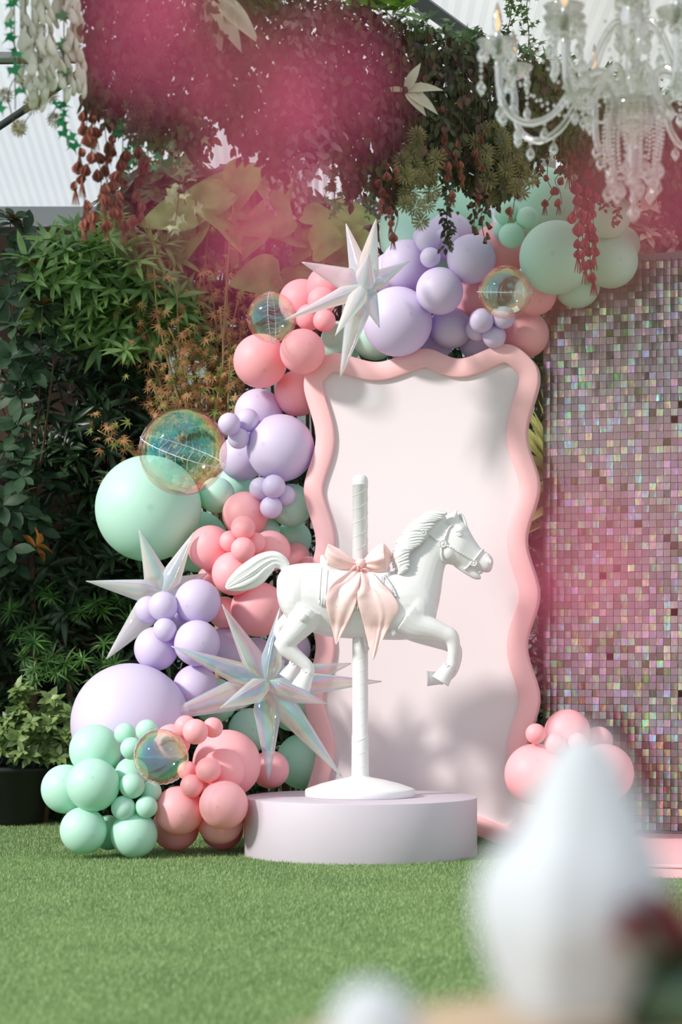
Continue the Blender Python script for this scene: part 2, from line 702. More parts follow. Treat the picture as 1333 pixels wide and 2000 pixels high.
# posts that carry the roofs (outside the frame)
mb = MB()
for (x, y, h) in ((-4.1, 15.2, 3.9), (4.1, 15.2, 4.6), (4.1, 7.0, 4.6), (-0.35, 15.2, 4.6), (1.35, 15.25, 4.6)):
    mb.box((x, y, h / 2), (0.04, 0.04, h / 2))
tag(link('trim_5', fastmesh('trim_5', *mb.out(), smooth=False), M_METAL), 'slim roof posts at the edges of the garden', 'trim', kind='structure')

# ------------------------------------------------------------------ wavy backdrop panel
PR = Vector(((1052 - CX) * 12.12 / FPX, 12.12, 0))
PL = Vector(((593 - CX) * 12.42 / FPX, 12.42, 0))
PW = (PR - PL).length
UDIR = (PR - PL).normalized()
NDIR = Vector((UDIR.y, -UDIR.x, 0))          # towards the camera
PH = 2.59
sx, sz = PW / 459.0, PH / 980.0


def panel_outline():
    Wp, Hp = 459.0, 980.0
    a = 24.0
    c = []
    # corners get an arc, sides get crest / trough points (pixel-like units, origin bottom-left)
    ys = [905, 800, 695, 592, 490, 385, 280, 177, 72]           # from the top, right side going upward
    R = []
    for i, y in enumerate(ys):
        R.append((Wp - (a if i % 2 else 0), Hp - y))
    top = [(392, 0), (309, a + 2), (238, 4), (148, a + 4), (64, 8)]
    c += R
    c.append((Wp - 20, Hp - 25))
    c += [(x, Hp - y) for x, y in top]
    c.append((20, Hp - 29))
    c += [(Wp - x, y) for x, y in reversed(R)]
    c.append((20, 25))
    c += [(64, 0), (148, a), (230, 0), (309, a), (392, 0)]
    c.append((Wp - 20, 25))
    return [np.array(p) for p in crom(c, 10, True)]


OUT = panel_outline()


def offset(poly, d):
    n = len(poly)
    res = []
    for i in range(n):
        t = poly[(i + 1) % n] - poly[i - 1]
        t = t / (np.linalg.norm(t) + 1e-9)
        res.append(poly[i] + np.array([-t[1], t[0]]) * d)
    return res


INN = offset(OUT, 37.0)
INN2 = offset(OUT, 33.0)


def pw(p, depth):
    """panel outline unit point -> world, depth towards the camera"""
    return PL + UDIR * (p[0] * sx) + Vector((0, 0, p[1] * sz)) + NDIR * depth


proot = empty('wavy_backdrop_panel', (PL + PR) / 2, 'tall pale panel with a thick wavy pink border behind the horse', 'backdrop')
n = len(OUT)
V, F = [], []
TH = 0.08
for poly, d in ((OUT, -TH), (OUT, -0.006), (offset(OUT, 2.2), 0.0), (offset(OUT, 35.0), 0.0), (INN, -0.005), (INN, -0.035)):
    V += [pw(p, d) for p in poly]
for r in range(5):
    for i in range(n):
        j = (i + 1) % n
        F.append((r * n + i, r * n + j, (r + 1) * n + j, (r + 1) * n + i))
part('wavy_frame', V, F, M_PFRAME, proot)['label'] = 'thick pink wavy border'
V = [pw(p, -0.028) for p in INN2] + [pw(p, -TH + 0.004) for p in INN2]
F = [tuple(range(n)), tuple(range(2 * n - 1, n - 1, -1))]
for i in range(n):
    F.append((i, (i + 1) % n, n + (i + 1) % n, n + i))
part('inner_board', V, F, M_PINNER, proot, smooth=False)['label'] = 'pale blush inner board'
mb = MB()
for u in (0.3, 0.7):
    p = pw((459 * u, 0), -TH - 0.012)
    q = pw((459 * u, 800), -TH - 0.012)
    r_ = pw((459 * u, 10), -0.45)
    mb.tube([p + Vector((0, 0, 0.012)), q], 0.012, 6)
    mb.tube([r_, q], 0.012, 6)
part('rear_strut', *mb.out(), M_WOODDARK, proot)

# ------------------------------------------------------------------ round plinth
PX, PY = 0.096, 11.62
PZ = 0.286
PRAD = 0.575
prof = [(0, 0.0), (PRAD - 0.002, 0.0), (PRAD, 0.004), (PRAD, PZ - 0.006), (PRAD - 0.0015, PZ - 0.002), (PRAD - 0.006, PZ), (PRAD * 0.5, PZ), (0, PZ)]
V, F = lathe(prof, 128, (PX, PY, 0))
o = thing('round_plinth', V, F, M_PLINTH, 'low round pale lilac plinth under the carousel horse', 'plinth', base=(PX, PY, 0))
md = o.modifiers.new('edge', 'EDGE_SPLIT')
md.split_angle = math.radians(35)

# ------------------------------------------------------------------ pink step under the sequin wall
S0 = P(1262, 1715, 10.43)
S0.z = 0
sd = Vector((1, -0.30, 0)).normalized()
sn = Vector((sd.y, -sd.x, 0))                 # points to the camera side
if sn.y > 0:
    sn = -sn
mb = MB()


def sbox(u0, u1, v0, v1, z0, z1):
    V = []
    for u in (u0, u1):
        for v in (v0, v1):
            for z in (z0, z1):
                V.append(S0 + sd * u - sn * v + Vector((0, 0, z)))
    return V, [(0, 1, 3, 2), (4, 6, 7, 5), (0, 4, 5, 1), (2, 3, 7, 6), (0, 2, 6, 4), (1, 5, 7, 3)]


stp = empty('pink_step', S0 + Vector((1, 0.5, 0)), 'low pink painted step in front of the sequin wall', 'step')
o = part('step_body', *sbox(-0.30, 2.2, 0.006, 1.95, 0.0, 0.045), M_STEP, stp, smooth=False)
o.modifiers.new('bevel', 'BEVEL').width = 0.003
o = part('step_top', *sbox(-0.306, 2.206, 0.0, 1.956, 0.0465, 0.062), M_STEP, stp, smooth=False)
o.modifiers.new('bevel', 'BEVEL').width = 0.003
# ------------------------------------------------------------------ sequin wall
def sequin_mat(name, use_attr):
    m, nt, out = newmat(name)
    N, L = nt.nodes, nt.links
    b = N.new('ShaderNodeBsdfPrincipled')
    b.inputs['Metallic'].default_value = 0.88
    b.inputs['Roughness'].default_value = 0.24
    if use_attr:
        at = N.new('ShaderNodeAttribute')
        at.attribute_name = 'rnd'
        rnd = at.outputs['Fac']
    else:
        oi = N.new('ShaderNodeObjectInfo')
        rnd = oi.outputs['Random']
    tc = N.new('ShaderNodeTexCoord')
    # diffraction colour slides across each sequin
    geo = N.new('ShaderNodeNewGeometry')
    nz = N.new('ShaderNodeTexNoise')
    nz.inputs['Scale'].default_value = 9.0
    nz.inputs['Detail'].default_value = 1.0
    L.new(tc.outputs['Reflection'], nz.inputs['Vector'])
    ad = N.new('ShaderNodeMath')
    ad.operation = 'MULTIPLY_ADD'
    ad.inputs[1].default_value = 3.7
    L.new(rnd, ad.inputs[0])
    L.new(nz.outputs['Fac'], ad.inputs[2])
    n2 = N.new('ShaderNodeTexNoise')
    n2.inputs['Scale'].default_value = 32.0
    n2.inputs['Detail'].default_value = 0.5
    L.new(geo.outputs['Position'], n2.inputs['Vector'])
    a2 = N.new('ShaderNodeMath')
    a2.operation = 'MULTIPLY_ADD'
    a2.inputs[1].default_value = 0.9
    L.new(n2.outputs['Fac'], a2.inputs[0])
    L.new(ad.outputs[0], a2.inputs[2])
    fr = N.new('ShaderNodeMath')
    fr.operation = 'FRACT'
    L.new(a2.outputs[0], fr.inputs[0])
    cc = N.new('ShaderNodeCombineColor')
    cc.mode = 'HSV'
    L.new(fr.outputs[0], cc.inputs[0])
    cc.inputs[1].default_value = 0.55
    cc.inputs[2].default_value = 0.95
    # how strongly a sequin shows its spectrum
    wn_ = N.new('ShaderNodeTexWhiteNoise')
    wn_.noise_dimensions = '1D'
    L.new(rnd, wn_.inputs['W'])
    n3 = N.new('ShaderNodeTexNoise')
    n3.inputs['Scale'].default_value = 3.4
    n3.inputs['Detail'].default_value = 1.5
    L.new(tc.outputs['Reflection'], n3.inputs['Vector'])
    s1 = N.new('ShaderNodeMath')
    s1.operation = 'MULTIPLY_ADD'
    s1.inputs[1].default_value = 3.4
    L.new(n3.outputs['Fac'], s1.inputs[0])
    L.new(wn_.outputs['Value'], s1.inputs[2])
    mr = N.new('ShaderNodeMapRange')
    mr.inputs['From Min'].default_value = 2.2
    mr.inputs['From Max'].default_value = 3.0
    mr.inputs['To Min'].default_value = 0.06
    mr.inputs['To Max'].default_value = 0.92
    L.new(s1.outputs[0], mr.inputs['Value'])
    base = N.new('ShaderNodeValToRGB')
    e = base.color_ramp.elements
    e[0].position = 0.0
    e[0].color = lin(152, 128, 132)
    e[1].position = 1.0
    e[1].color = lin(186, 164, 156)
    k = base.color_ramp.elements.new(0.5)
    k.color = lin(160, 138, 142)
    L.new(wn_.outputs['Value'], base.inputs['Fac'])
    mx = N.new('ShaderNodeMixRGB')
    L.new(mr.outputs[0], mx.inputs[0])
    L.new(base.outputs[0], mx.inputs[1])
    L.new(cc.outputs[0], mx.inputs[2])
    L.new(mx.outputs[0], b.inputs['Base Color'])
    L.new(b.outputs[0], out.inputs[0])
    return m


M_SEQ = sequin_mat('hologram_sequin', False)
M_SEQF = sequin_mat('hologram_sequin_field', True)
M_GRID = pbr('clear_grid', lin(120, 105, 105), 0.3, spec=0.6)
SL = Vector(((1061 - CX) * 12.35 / FPX, 12.35, 0.062))
SU = Vector((math.cos(math.radians(18)), -math.sin(math.radians(18)), 0))
SN = Vector((SU.y, -SU.x, 0))            # to the camera
if SN.y > 0:
    SN = -SN
PITCH_X, PITCH_Z = 0.0374, 0.0382
NCOL, NROW = 40, 77
SZ0 = 0.075
seq = empty('sequin_wall', SL + SU * 0.75, 'tall shimmer wall of square holographic sequins standing on the pink step', 'shimmer wall')
# one sequin: a slightly bowed square with a pin hole tab, hanging from its top edge
sV, sF = [], []
NS = 3
for i in range(NS + 1):
    for j in range(NS + 1):
        x = (i / NS - 0.5) * 0.0352
        z = -(j / NS) * 0.0360
        sV.append((x, -0.0016 * math.cos(math.pi * (i / NS - 0.5)) * (0.4 + 0.6 * j / NS), z))
for i in range(NS):
    for j in range(NS):
        a = i * (NS + 1) + j
        sF.append((a, a + 1, a + NS + 2, a + NS + 1))
sq_mesh = fastmesh('sequin', sV, sF, True)
sq_mesh.materials.append(M_SEQ)
sVa = np.array(sV)
sFa = np.array(sF)
fV, fF, fR = [], [], []
cnt = 0
spots = []
for c in range(NCOL):
    for r in range(NROW):
        p = SL + SU * (c * PITCH_X + 0.02) + Vector((0, 0, SZ0 - 0.062 + (r + 1) * PITCH_Z))
        px = CX + p.x * FPX / p.y
        py = HOR - (p.z - CAMH) * FPX / p.y
        if px < 1060 or (py < 612 and px < 1185):
            vis = 9
        elif px > 1333:
            vis = 8
        else:
            vis = 0
        spots.append((vis, abs(py - 800) + (px - 1062) * 0.35, c, r, p))
srt = sorted(range(len(spots)), key=lambda i: (spots[i][0], spots[i][1]))
singles = set(srt[:300])
for i, (vis, _, c, r, p) in enumerate(spots):
    rr = random.Random(c * 131 + r * 17)
    tx = rr.gauss(0, 0.045) + 0.02
    if rr.random() < 0.1:
        tx += rr.uniform(-0.2, 0.25)
    tz = rr.gauss(0, 0.04)
    ty = rr.gauss(0, 0.02)
    if rr.random() < 0.004:
        continue
    base_rot = Matrix(((SU.x, -SN.x, 0), (SU.y, -SN.y, 0), (0, 0, 1)))   # local x -> SU, local -y -> SN
    R = base_rot @ Matrix.Rotation(tz, 3, 'Z') @ Matrix.Rotation(tx, 3, 'X') @ Matrix.Rotation(ty, 3, 'Y')
    if i in singles:
        o = link('sequin', sq_mesh, None, seq)
        o.matrix_local = Matrix.Translation(p - ORG[seq.name]) @ R.to_4x4()
    else:
        Rn = np.array(R)
        fV.append(sVa @ Rn.T + np.array(p))
        fF.append(sFa + len(fV) * 0 + (len(fV) - 1) * len(sVa))
        fR.append(np.full(len(sFa), rr.random()))
o = part('sequin_field', np.concatenate(fV), np.concatenate(fF), M_SEQF, seq, kind='stuff')
at = o.data.attributes.new('rnd', 'FLOAT', 'FACE')
at.data.foreach_set('value', np.concatenate(fR).astype(np.float32))
o['label'] = 'remaining holographic sequins'
mb = MB()
for c in range(NCOL + 1):
    p = SL + SU * (c * PITCH_X) - SN * 0.012
    mb.tube([p + Vector((0, 0, 0.01)), p + Vector((0, 0, NROW * PITCH_Z + 0.03))], 0.0018, 4)
for r in range(NROW + 1):
    z = SZ0 - 0.062 + r * PITCH_Z
    p = SL - SN * 0.010 + Vector((0, 0, z))
    mb.tube([p, p + SU * (NCOL * PITCH_X)], 0.0018, 4)
part('grid', *mb.out(), M_GRID, seq, kind='stuff')['label'] = 'clear plastic grid'
mb = MB()
for (vis, _, c, r, p) in spots:
    if vis == 0:
        mb.add(*tube([p - SN * 0.008 + Vector((0, 0, -0.003)), p + SN * 0.0035 + Vector((0, 0, -0.003))], 0.0016, 4))
part('pins', *mb.out(), M_GRID, seq, kind='stuff')
mb = MB()
for u in (0.10, 0.60, 1.10, 1.45):
    p = SL + SU * u - SN * 0.05
    mb.box(p + Vector((0, 0, 1.49)), (0.014, 0.014, 1.49))
for z in (0.025, 1.5, 2.98):
    p = SL + SU * 0.78 - SN * 0.03 + Vector((0, 0, z))
    mb.box(p, (0.74, 0.014, 0.02), Matrix(((SU.x, -SN.x, 0), (SU.y, -SN.y, 0), (0, 0, 1))))
part('support_frame', *mb.out(), M_METAL, seq, smooth=False)

# ------------------------------------------------------------------ balloons
def balloon_mesh(name, mat, n=56, m=36):
    prof = []
    for i in range(m + 1):
        t = math.pi * i / m            # 0 at the tip, pi at the neck
        z = math.cos(t)
        r = math.sin(t)
        if z < 0:
            z *= 1.07
            r *= 1 - 0.05 * (z * z)
        if i == m:
            r = 0.0
        prof.append((max(r, 0), z))
    prof[0] = (0, 1.004)
    prof.reverse()
    V, F = lathe(prof, n)
    me = fastmesh(name, [tuple(v) for v in V], F)
    me.materials.append(mat)
    return me


def knot_mesh(name, mat):
    prof = [(0, -1.21), (0.085, -1.21), (0.095, -1.19), (0.05, -1.155), (0.028, -1.13), (0.045, -1.11), (0.04, -1.09), (0.075, -1.055), (0.12, -1.02), (0, -1.0)]
    V, F = lathe(prof, 14)
    me = fastmesh(name, [tuple(v) for v in V], F)
    me.materials.append(mat)
    return me


BM = {'m': (balloon_mesh('mint_balloon', M_MINT), knot_mesh('mint_knot', M_MINT)),
      'p': (balloon_mesh('pink_balloon', M_PINK), knot_mesh('pink_knot', M_PINK)),
      'l': (balloon_mesh('lavender_balloon', M_LAV), knot_mesh('lavender_knot', M_LAV))}
# px, py, radius px, colour, order (lower = further front), label key
B = [
    # --- ground cluster, mint
    (186, 1466, 51, 'm', 1.2, 'gm1'), (182, 1533, 52, 'm', 0, 'gm2'), (128, 1541, 48, 'm', 1, 'gm3'), (163, 1622, 46, 'm', 0.6, 'gm4'), (262, 1630, 46, 'm', 0.3, 'gm5'),
    (244, 1433, 21, 'm', 1.1, 'gms'), (287, 1427, 22, 'm', 1.0, 'gms'), (257, 1462, 22, 'm', 0.9, 'gms'), (257, 1512, 33, 'm', 0.7, 'gm6'),
    (258, 1535, 25, 'm', 0.2, 'gmt'), (295, 1546, 21, 'm', 0.4, 'gmt'), (241, 1578, 24, 'm', 0.1, 'gmt'), (286, 1576, 22, 'm', 0.15, 'gmt'), (212, 1626, 34, 'm', 2.4, 'gm7'),
    # --- ground cluster, pink
    (382, 1429, 25, 'p', 1.0, 'gps'), (363, 1419, 22, 'p', 1.4, 'gps'), (416, 1421, 20, 'p', 1.2, 'gps'), (443, 1492, 67, 'p', 2.0, 'gp1'), (435, 1505, 43, 'p', 0.8, 'gp2'),
    (407, 1504, 25, 'p', 0.3, 'gpt'), (375, 1535, 23, 'p', 0.35, 'gpt'), (366, 1505, 19, 'p', 0.9, 'gpt'), (437, 1572, 48, 'p', 0.1, 'gp3'), (350, 1583, 48, 'p', 0.5, 'gp4'),
    (343, 1616, 46, 'p', 1.5, 'gp5'), (430, 1603, 46, 'p', 1.3, 'gp6'), (434, 1618, 42, 'p', 2.2, 'gp7'), (528, 1503, 37, 'p', 1.8, 'gp8'), (336, 1450, 36, 'p', 2.1, 'gp9'),
    # --- giant lavender and neighbours
    (255, 1413, 117, 'l', 3.0, 'L1'), (382, 1342, 44, 'l', 3.2, 'L2'),
    (420, 1368, 44, 'm', 3.0, 'sm1'), (489, 1426, 43, 'm', 3.0, 'sm2'), (570, 1388, 40, 'm', 3.1, 'sm3'), (594, 1487, 55, 'm', 2.6, 'sm4'),
    # --- lavender bunch over the left star
    (386, 1176, 45, 'l', 1.0, 'lb1'), (319, 1184, 29, 'l', 0.3, 'lb2'), (290, 1191, 27, 'l', 0.8, 'lb3'), (322, 1230, 23, 'l', 0.0, 'lb4'), (305, 1267, 43, 'l', 0.6, 'lb5'), (385, 1256, 45, 'l', 0.5, 'lb6'), (352, 1202, 26, 'l', 1.4, 'lb7'),
    (444, 1265, 42, 'l', 2.6, 'lb8'), (569, 1267, 38, 'l', 3.2, 'lb9'), (500, 1285, 40, 'l', 3.6, 'lb10'),
    # --- pink bunch by the tail
    (479, 1005, 45, 'p', 1.2, 'pb1'), (411, 1070, 44, 'p', 1.0, 'pb2'), (528, 1076, 40, 'p', 1.5, 'pb3'), (457, 1120, 43, 'p', 0.8, 'pb4'),
    (475, 1031, 24, 'p', 0.2, 'pbs'), (450, 1057, 21, 'p', 0.4, 'pbs'), (475, 1073, 24, 'p', 0.0, 'pbs'), (499, 1060, 20, 'p', 0.5, 'pbs'),
    (578, 1088, 28, 'p', 2.4, 'pb5'), (603, 1108, 21, 'p', 2.2, 'pb6'), (505, 1190, 54, 'p', 1.6, 'pb7'), (437, 1196, 31, 'p', 2.2, 'pb8'), (408, 1128, 22, 'p', 2.0, 'pb9'),
    # --- mint bunch
    (290, 993, 104, 'm', 1.2, 'M1'), (387, 1058, 60, 'm', 1.6, 'M2'), (458, 954, 41, 'm', 1.8, 'M3'), (424, 967, 35, 'm', 2.2, 'M4'), (569, 987, 42, 'm', 2.4, 'M5'), (573, 1053, 36, 'm', 2.8, 'M6'), (520, 1038, 28, 'm', 2.2, 'M7'),
    # --- lavender bunch, mid column
    (548, 875, 66, 'l', 0.6, 'lm1'), (505, 806, 47, 'l', 1.3, 'lm2'), (448, 828, 22, 'l', 0.5, 'lms'), (484, 821, 23, 'l', 0.8, 'lms'), (466, 856, 21, 'l', 0.7, 'lms'), (474, 893, 46, 'l', 1.6, 'lm3'),
    (535, 950, 23, 'l', 0.0, 'lmt'), (509, 954, 22, 'l', 0.3, 'lmt'), (558, 968, 20, 'l', 0.4, 'lmt'), (530, 991, 22, 'l', 0.2, 'lmt'),
    # --- pink bunch, upper column
    (509, 705, 53, 'p', 0.8, 'pu1'), (591, 686, 44, 'p', 0.4, 'pu2'), (582, 768, 45, 'p', 0.5, 'pu3'), (590, 590, 45, 'p', 1.4, 'pu4'), (640, 560, 41, 'p', 1.2, 'pu5'),
    (629, 588, 28, 'p', 0.6, 'pus'), (634, 626, 22, 'p', 0.4, 'pus'), (604, 620, 26, 'p', 1.0, 'pus'), (689, 552, 30, 'p', 1.6, 'pu6'),
    (668, 668, 42, 'm', 1.6, 'mt1'), (733, 657, 46, 'm', 1.2, 'mt2'),
    # --- lavender bunch above the panel
    (777, 628, 68, 'l', 0.2, 'lt1'), (795, 518, 50, 'l', 0.6, 'lt2'), (768, 536, 44, 'l', 1.4, 'lt3'), (859, 568, 46, 'l', 0.1, 'lt4'), (836, 470, 24, 'l', 0.2, 'lts'), (827, 463, 20, 'l', 0.5, 'lts'), (841, 503, 20, 'l', 0.1, 'lts'), (872, 475, 29, 'l', 0.5, 'lts'),
    (878, 462, 47, 'l', 1.1, 'lt5'), (921, 506, 48, 'l', 0.4, 'lt6'), (881, 640, 41, 'l', 1.0, 'lt7'), (850, 668, 36, 'l', 2.0, 'lt8'), (930, 668, 34, 'l', 2.4, 'lt9'),
    (941, 626, 24, 'l', 0.0, 'ltt'), (933, 643, 23, 'l', 0.4, 'ltt'), (966, 657, 23, 'l', 0.1, 'ltt'), (985, 620, 22, 'l', 0.9, 'ltt'),
    # --- pink right of it
    (977, 488, 54, 'p', 1.6, 'pr1'), (928, 580, 44, 'p', 1.4, 'pr2'), (1046, 574, 42, 'p', 1.6, 'pr3'), (1027, 653, 46, 'p', 1.8, 'pr4'), (985, 560, 44, 'p', 2.2, 'pr5'),
    # --- mint right
    (990, 416, 24, 'm', 0.5, 'mrs'), (1031, 426, 22, 'm', 0.4, 'mrs'), (1000, 460, 25, 'm', 0.3, 'mrs'), (984, 449, 20, 'm', 0.8, 'mrs'),
    (1087, 503, 72, 'm', 0.8, 'mr1'), (1194, 510, 53, 'm', 1.2, 'mr2'), (1214, 478, 37, 'm', 1.8, 'mr3'), (1128, 557, 45, 'm', 1.6, 'mr4'), (853, 452, 112, 'm', 2.6, 'mr5'), (1055, 408, 82, 'm', 2.6, 'mr6'), (1188, 420, 46, 'm', 2.2, 'mr7'),
    # --- pink cluster at the foot of the sequin wall
    (1109, 1430, 45, 'p', 0.8, 'ps1'), (1047, 1433, 20, 'p', 0.7, 'pss'), (1085, 1452, 21, 'p', 0.3, 'pss'), (1129, 1450, 19, 'p', 0.4, 'pss'), (1046, 1512, 60, 'p', 0.6, 'ps2'), (1182, 1510, 57, 'p', 0.5, 'ps3'), (1170, 1447, 28, 'p', 1.2, 'ps4'), (1112, 1560, 60, 'p', 0.9, 'ps5'),
]
LBL = {
    'gm1': 'mint balloon on top of the stacked green ground cluster', 'gm2': 'mint balloon at the front centre of the ground cluster', 'gm3': 'outermost mint balloon of the ground cluster by the hedge',
    'gm4': 'mint balloon resting on the turf at the hedge end', 'gm5': 'mint balloon resting on the turf beside the deep pink balloons', 'gms': 'small mint balloon in the trio beside the clear ball on the ground cluster',
    'gm6': 'mint balloon wedged behind four small mint ones', 'gmt': 'small mint balloon in the foursome above the turf', 'gm7': 'mint balloon hidden between the two lowest mint ones',
    'gps': 'small pink balloon in the trio over the large pink balloon', 'gp1': 'large pink balloon behind the ground cluster beside the plinth', 'gp2': 'pink balloon pressed against the large pink one',
    'gpt': 'small pink balloon in the trio between clear ball and pink balloons', 'gp3': 'pink balloon touching the edge of the round plinth', 'gp4': 'pink balloon next to the lowest mint balloon',
    'gp5': 'deep pink balloon on the turf under the mint side', 'gp6': 'deep pink balloon under the one at the plinth edge', 'gp7': 'lowest deep pink balloon on the turf by the plinth', 'gp8': 'pink balloon behind the downward star spike', 'gp9': 'pink balloon behind the small clear ball',
    'L1': 'giant lavender balloon behind the mint ground cluster', 'L2': 'shaded lavender balloon beside the giant lavender one',
    'sm1': 'mint balloon behind the long spikes of the large star', 'sm2': 'mint balloon under the centre of the large star', 'sm3': 'mint balloon behind the star next to the wavy panel', 'sm4': 'large mint balloon behind the plinth and star spike',
    'lb1': 'upper lavender balloon over the left star', 'lb2': 'small lavender balloon covering the left star centre', 'lb3': 'small lavender balloon at the edge of the left star', 'lb4': 'smallest lavender balloon at the front of the star bunch',
    'lb5': 'lower outer lavender balloon under the left star', 'lb6': 'lower inner lavender balloon beside the large star tip', 'lb7': 'lavender balloon tucked in the middle of its bunch', 'lb8': 'lavender balloon seen through the large star spikes', 'lb9': 'lavender balloon behind the hind legs of the horse', 'lb10': 'lavender balloon behind the upright star spikes',
    'pb1': 'top pink balloon of the bunch above the horse tail', 'pb2': 'outer pink balloon of the bunch beside mint', 'pb3': 'inner pink balloon over the root of the horse tail', 'pb4': 'pink balloon behind the tip of the horse tail',
    'pbs': 'small pink balloon in the foursome above the horse tail', 'pb5': 'pink balloon between green balloons and horse rump', 'pb6': 'small pink balloon peeking over the horse back', 'pb7': 'large coral balloon below the horse tail', 'pb8': 'pink balloon behind the lavender bunch', 'pb9': 'small pink balloon under the mint one',
    'M1': 'giant mint balloon under the big clear ball', 'M2': 'large mint balloon behind the left star tip', 'M3': 'mint balloon beside the big clear ball', 'M4': 'mint balloon half behind the big clear ball', 'M5': 'mint balloon behind the four small lavender ones', 'M6': 'shaded mint balloon at the panel edge above the horse', 'M7': 'mint balloon between pink and lavender balloons',
    'lm1': 'large lavender balloon touching the waist of the pink frame', 'lm2': 'lavender balloon under the column of pink balloons', 'lms': 'small lavender balloon in the trio above the big clear ball', 'lm3': 'lavender balloon right behind the small trio', 'lmt': 'small lavender balloon in the foursome beside the pink frame',
    'pu1': 'large pink balloon at the outer bend of the arch', 'pu2': 'pink balloon above the frame corner', 'pu3': 'pink balloon pressed to the upper side of the frame', 'pu4': 'pink balloon behind the upper clear ball', 'pu5': 'pink balloon behind the upper star', 'pus': 'small pink balloon in the trio behind the upper star spike', 'pu6': 'pink balloon peeking between upper star spikes',
    'mt1': 'mint balloon behind the lower spike of the upper star', 'mt2': 'mint balloon under the largest lavender on the frame',
    'lt1': 'largest lavender balloon resting on top of the frame', 'lt2': 'lavender balloon above the largest lavender one', 'lt3': 'lavender balloon half behind the upper star centre', 'lt4': 'lavender balloon in the middle of the arch top', 'lts': 'small lavender balloon in the foursome under the hanging vines', 'lt5': 'lavender balloon behind the hanging leafy vine', 'lt6': 'lavender balloon striped by shade next to pink', 'lt7': 'lavender balloon under the middle of the arch', 'lt8': 'shaded lavender balloon behind the top of the frame', 'lt9': 'shaded lavender balloon behind the small lavender foursome', 'ltt': 'small lavender balloon in the foursome over the frame corner',
    'pr1': 'pink balloon behind the small mint foursome', 'pr2': 'pink balloon between lavender balloons and clear ball', 'pr3': 'pink balloon under the large mint balloon', 'pr4': 'deep pink balloon behind the upper frame corner', 'pr5': 'pink balloon behind the puckered clear ball',
    'mrs': 'small mint balloon in the foursome under the hanging garland', 'mr1': 'large mint balloon at the end of the arch', 'mr2': 'mint balloon over the top edge of the sequin wall', 'mr3': 'mint balloon behind the one on the sequin wall edge', 'mr4': 'mint balloon hanging in front of the sequins', 'mr5': 'giant mint balloon behind the lavender arch top', 'mr6': 'giant mint balloon behind the small mint foursome', 'mr7': 'mint balloon behind the hanging red hops',
    'ps1': 'topmost pink balloon at the foot of the sequin wall', 'pss': 'small pink balloon in the trio beside the sequin wall', 'ps2': 'pink balloon over the lower side of the frame', 'ps3': 'pink balloon in front of the lower sequins', 'ps4': 'pink balloon tucked behind the topmost one', 'ps5': 'lowest pink balloon between frame and sequin wall',
}
UNIQ = {
    (244, 1433): 'small mint balloon of the ground trio, on the hedge side', (287, 1427): 'small mint balloon of the ground trio, touching the clear pearly ball', (257, 1462): 'lowest small mint balloon of the trio under the giant lavender one',
    (258, 1535): 'uppermost small mint balloon of the foursome above the turf', (295, 1546): 'small mint balloon of the turf foursome, beside the pink ones', (241, 1578): 'lowest small mint balloon of the turf foursome, on the hedge side', (286, 1576): 'small mint balloon low in the turf foursome, above a resting mint one',
    (382, 1429): 'foremost small pink balloon of the trio over the large pink one', (363, 1419): 'small pink balloon half hidden in the trio over the large pink one', (416, 1421): 'small pink balloon of the upper ground trio, beside the star spike',
    (407, 1504): 'largest small pink balloon of the trio beside the clear pearly ball', (375, 1535): 'lowest small pink balloon of the trio beside the clear pearly ball', (366, 1505): 'small pink balloon wedged against the clear pearly ball',
    (475, 1031): 'uppermost small pink balloon of the foursome above the horse tail', (450, 1057): 'small pink balloon of the tail foursome, on the mint side', (475, 1073): 'lowest small pink balloon of the foursome above the horse tail', (499, 1060): 'small pink balloon of the tail foursome, on the horse side',
    (448, 828): 'outermost small lavender balloon of the trio above the big clear ball', (484, 821): 'small lavender balloon of the trio, pressed to the larger lavender ones', (466, 856): 'lowest small lavender balloon of the trio by the big clear ball',
    (535, 950): 'foremost small lavender balloon of the foursome beside the frame', (509, 954): 'small lavender balloon of the frame foursome, on the mint side', (558, 968): 'small lavender balloon of the foursome, nearest the pink frame', (530, 991): 'lowest small lavender balloon of the foursome beside the frame',
    (629, 588): 'largest small pink balloon of the trio behind the upper star', (634, 626): 'lowest small pink balloon of the trio behind the upper star', (604, 620): 'small pink balloon of the upper trio, beside the clear ball',
    (836, 470): 'foremost small lavender balloon of the foursome under the vines', (827, 463): 'small lavender balloon hidden behind the foremost under the vines', (841, 503): 'lowest small lavender balloon of the foursome under the vines', (872, 475): 'small lavender balloon right behind the tip of the bushy vine',
    (941, 626): 'uppermost small lavender balloon of the foursome over the frame corner', (933, 643): 'small lavender balloon half hidden in the frame corner foursome', (966, 657): 'lowest small lavender balloon, resting on the frame corner', (985, 620): 'small lavender balloon behind the puckered clear ball',
    (990, 416): 'uppermost small mint balloon of the foursome under the garland', (1031, 426): 'small mint balloon of the garland foursome, beside the large mint one', (1000, 460): 'lowest small mint balloon of the foursome under the garland', (984, 449): 'small mint balloon half hidden in the foursome under the garland',
    (1047, 1433): 'small pink balloon resting against the lower side of the frame', (1085, 1452): 'small pink balloon between frame and sequins, in the middle of its trio', (1129, 1450): 'small pink balloon of the lower trio, on the sequin side',
}
GRP = {'gms': 'small mint trio', 'gmt': 'small mint foursome on the ground', 'gps': 'small pink trio', 'gpt': 'small pink front trio', 'pbs': 'small pink foursome', 'lms': 'small lavender trio', 'lmt': 'small lavender foursome', 'pus': 'small upper pink trio',
       'lts': 'small top lavender foursome', 'ltt': 'small corner lavender foursome', 'mrs': 'small arch mint foursome', 'pss': 'small pink trio by the sequins'}
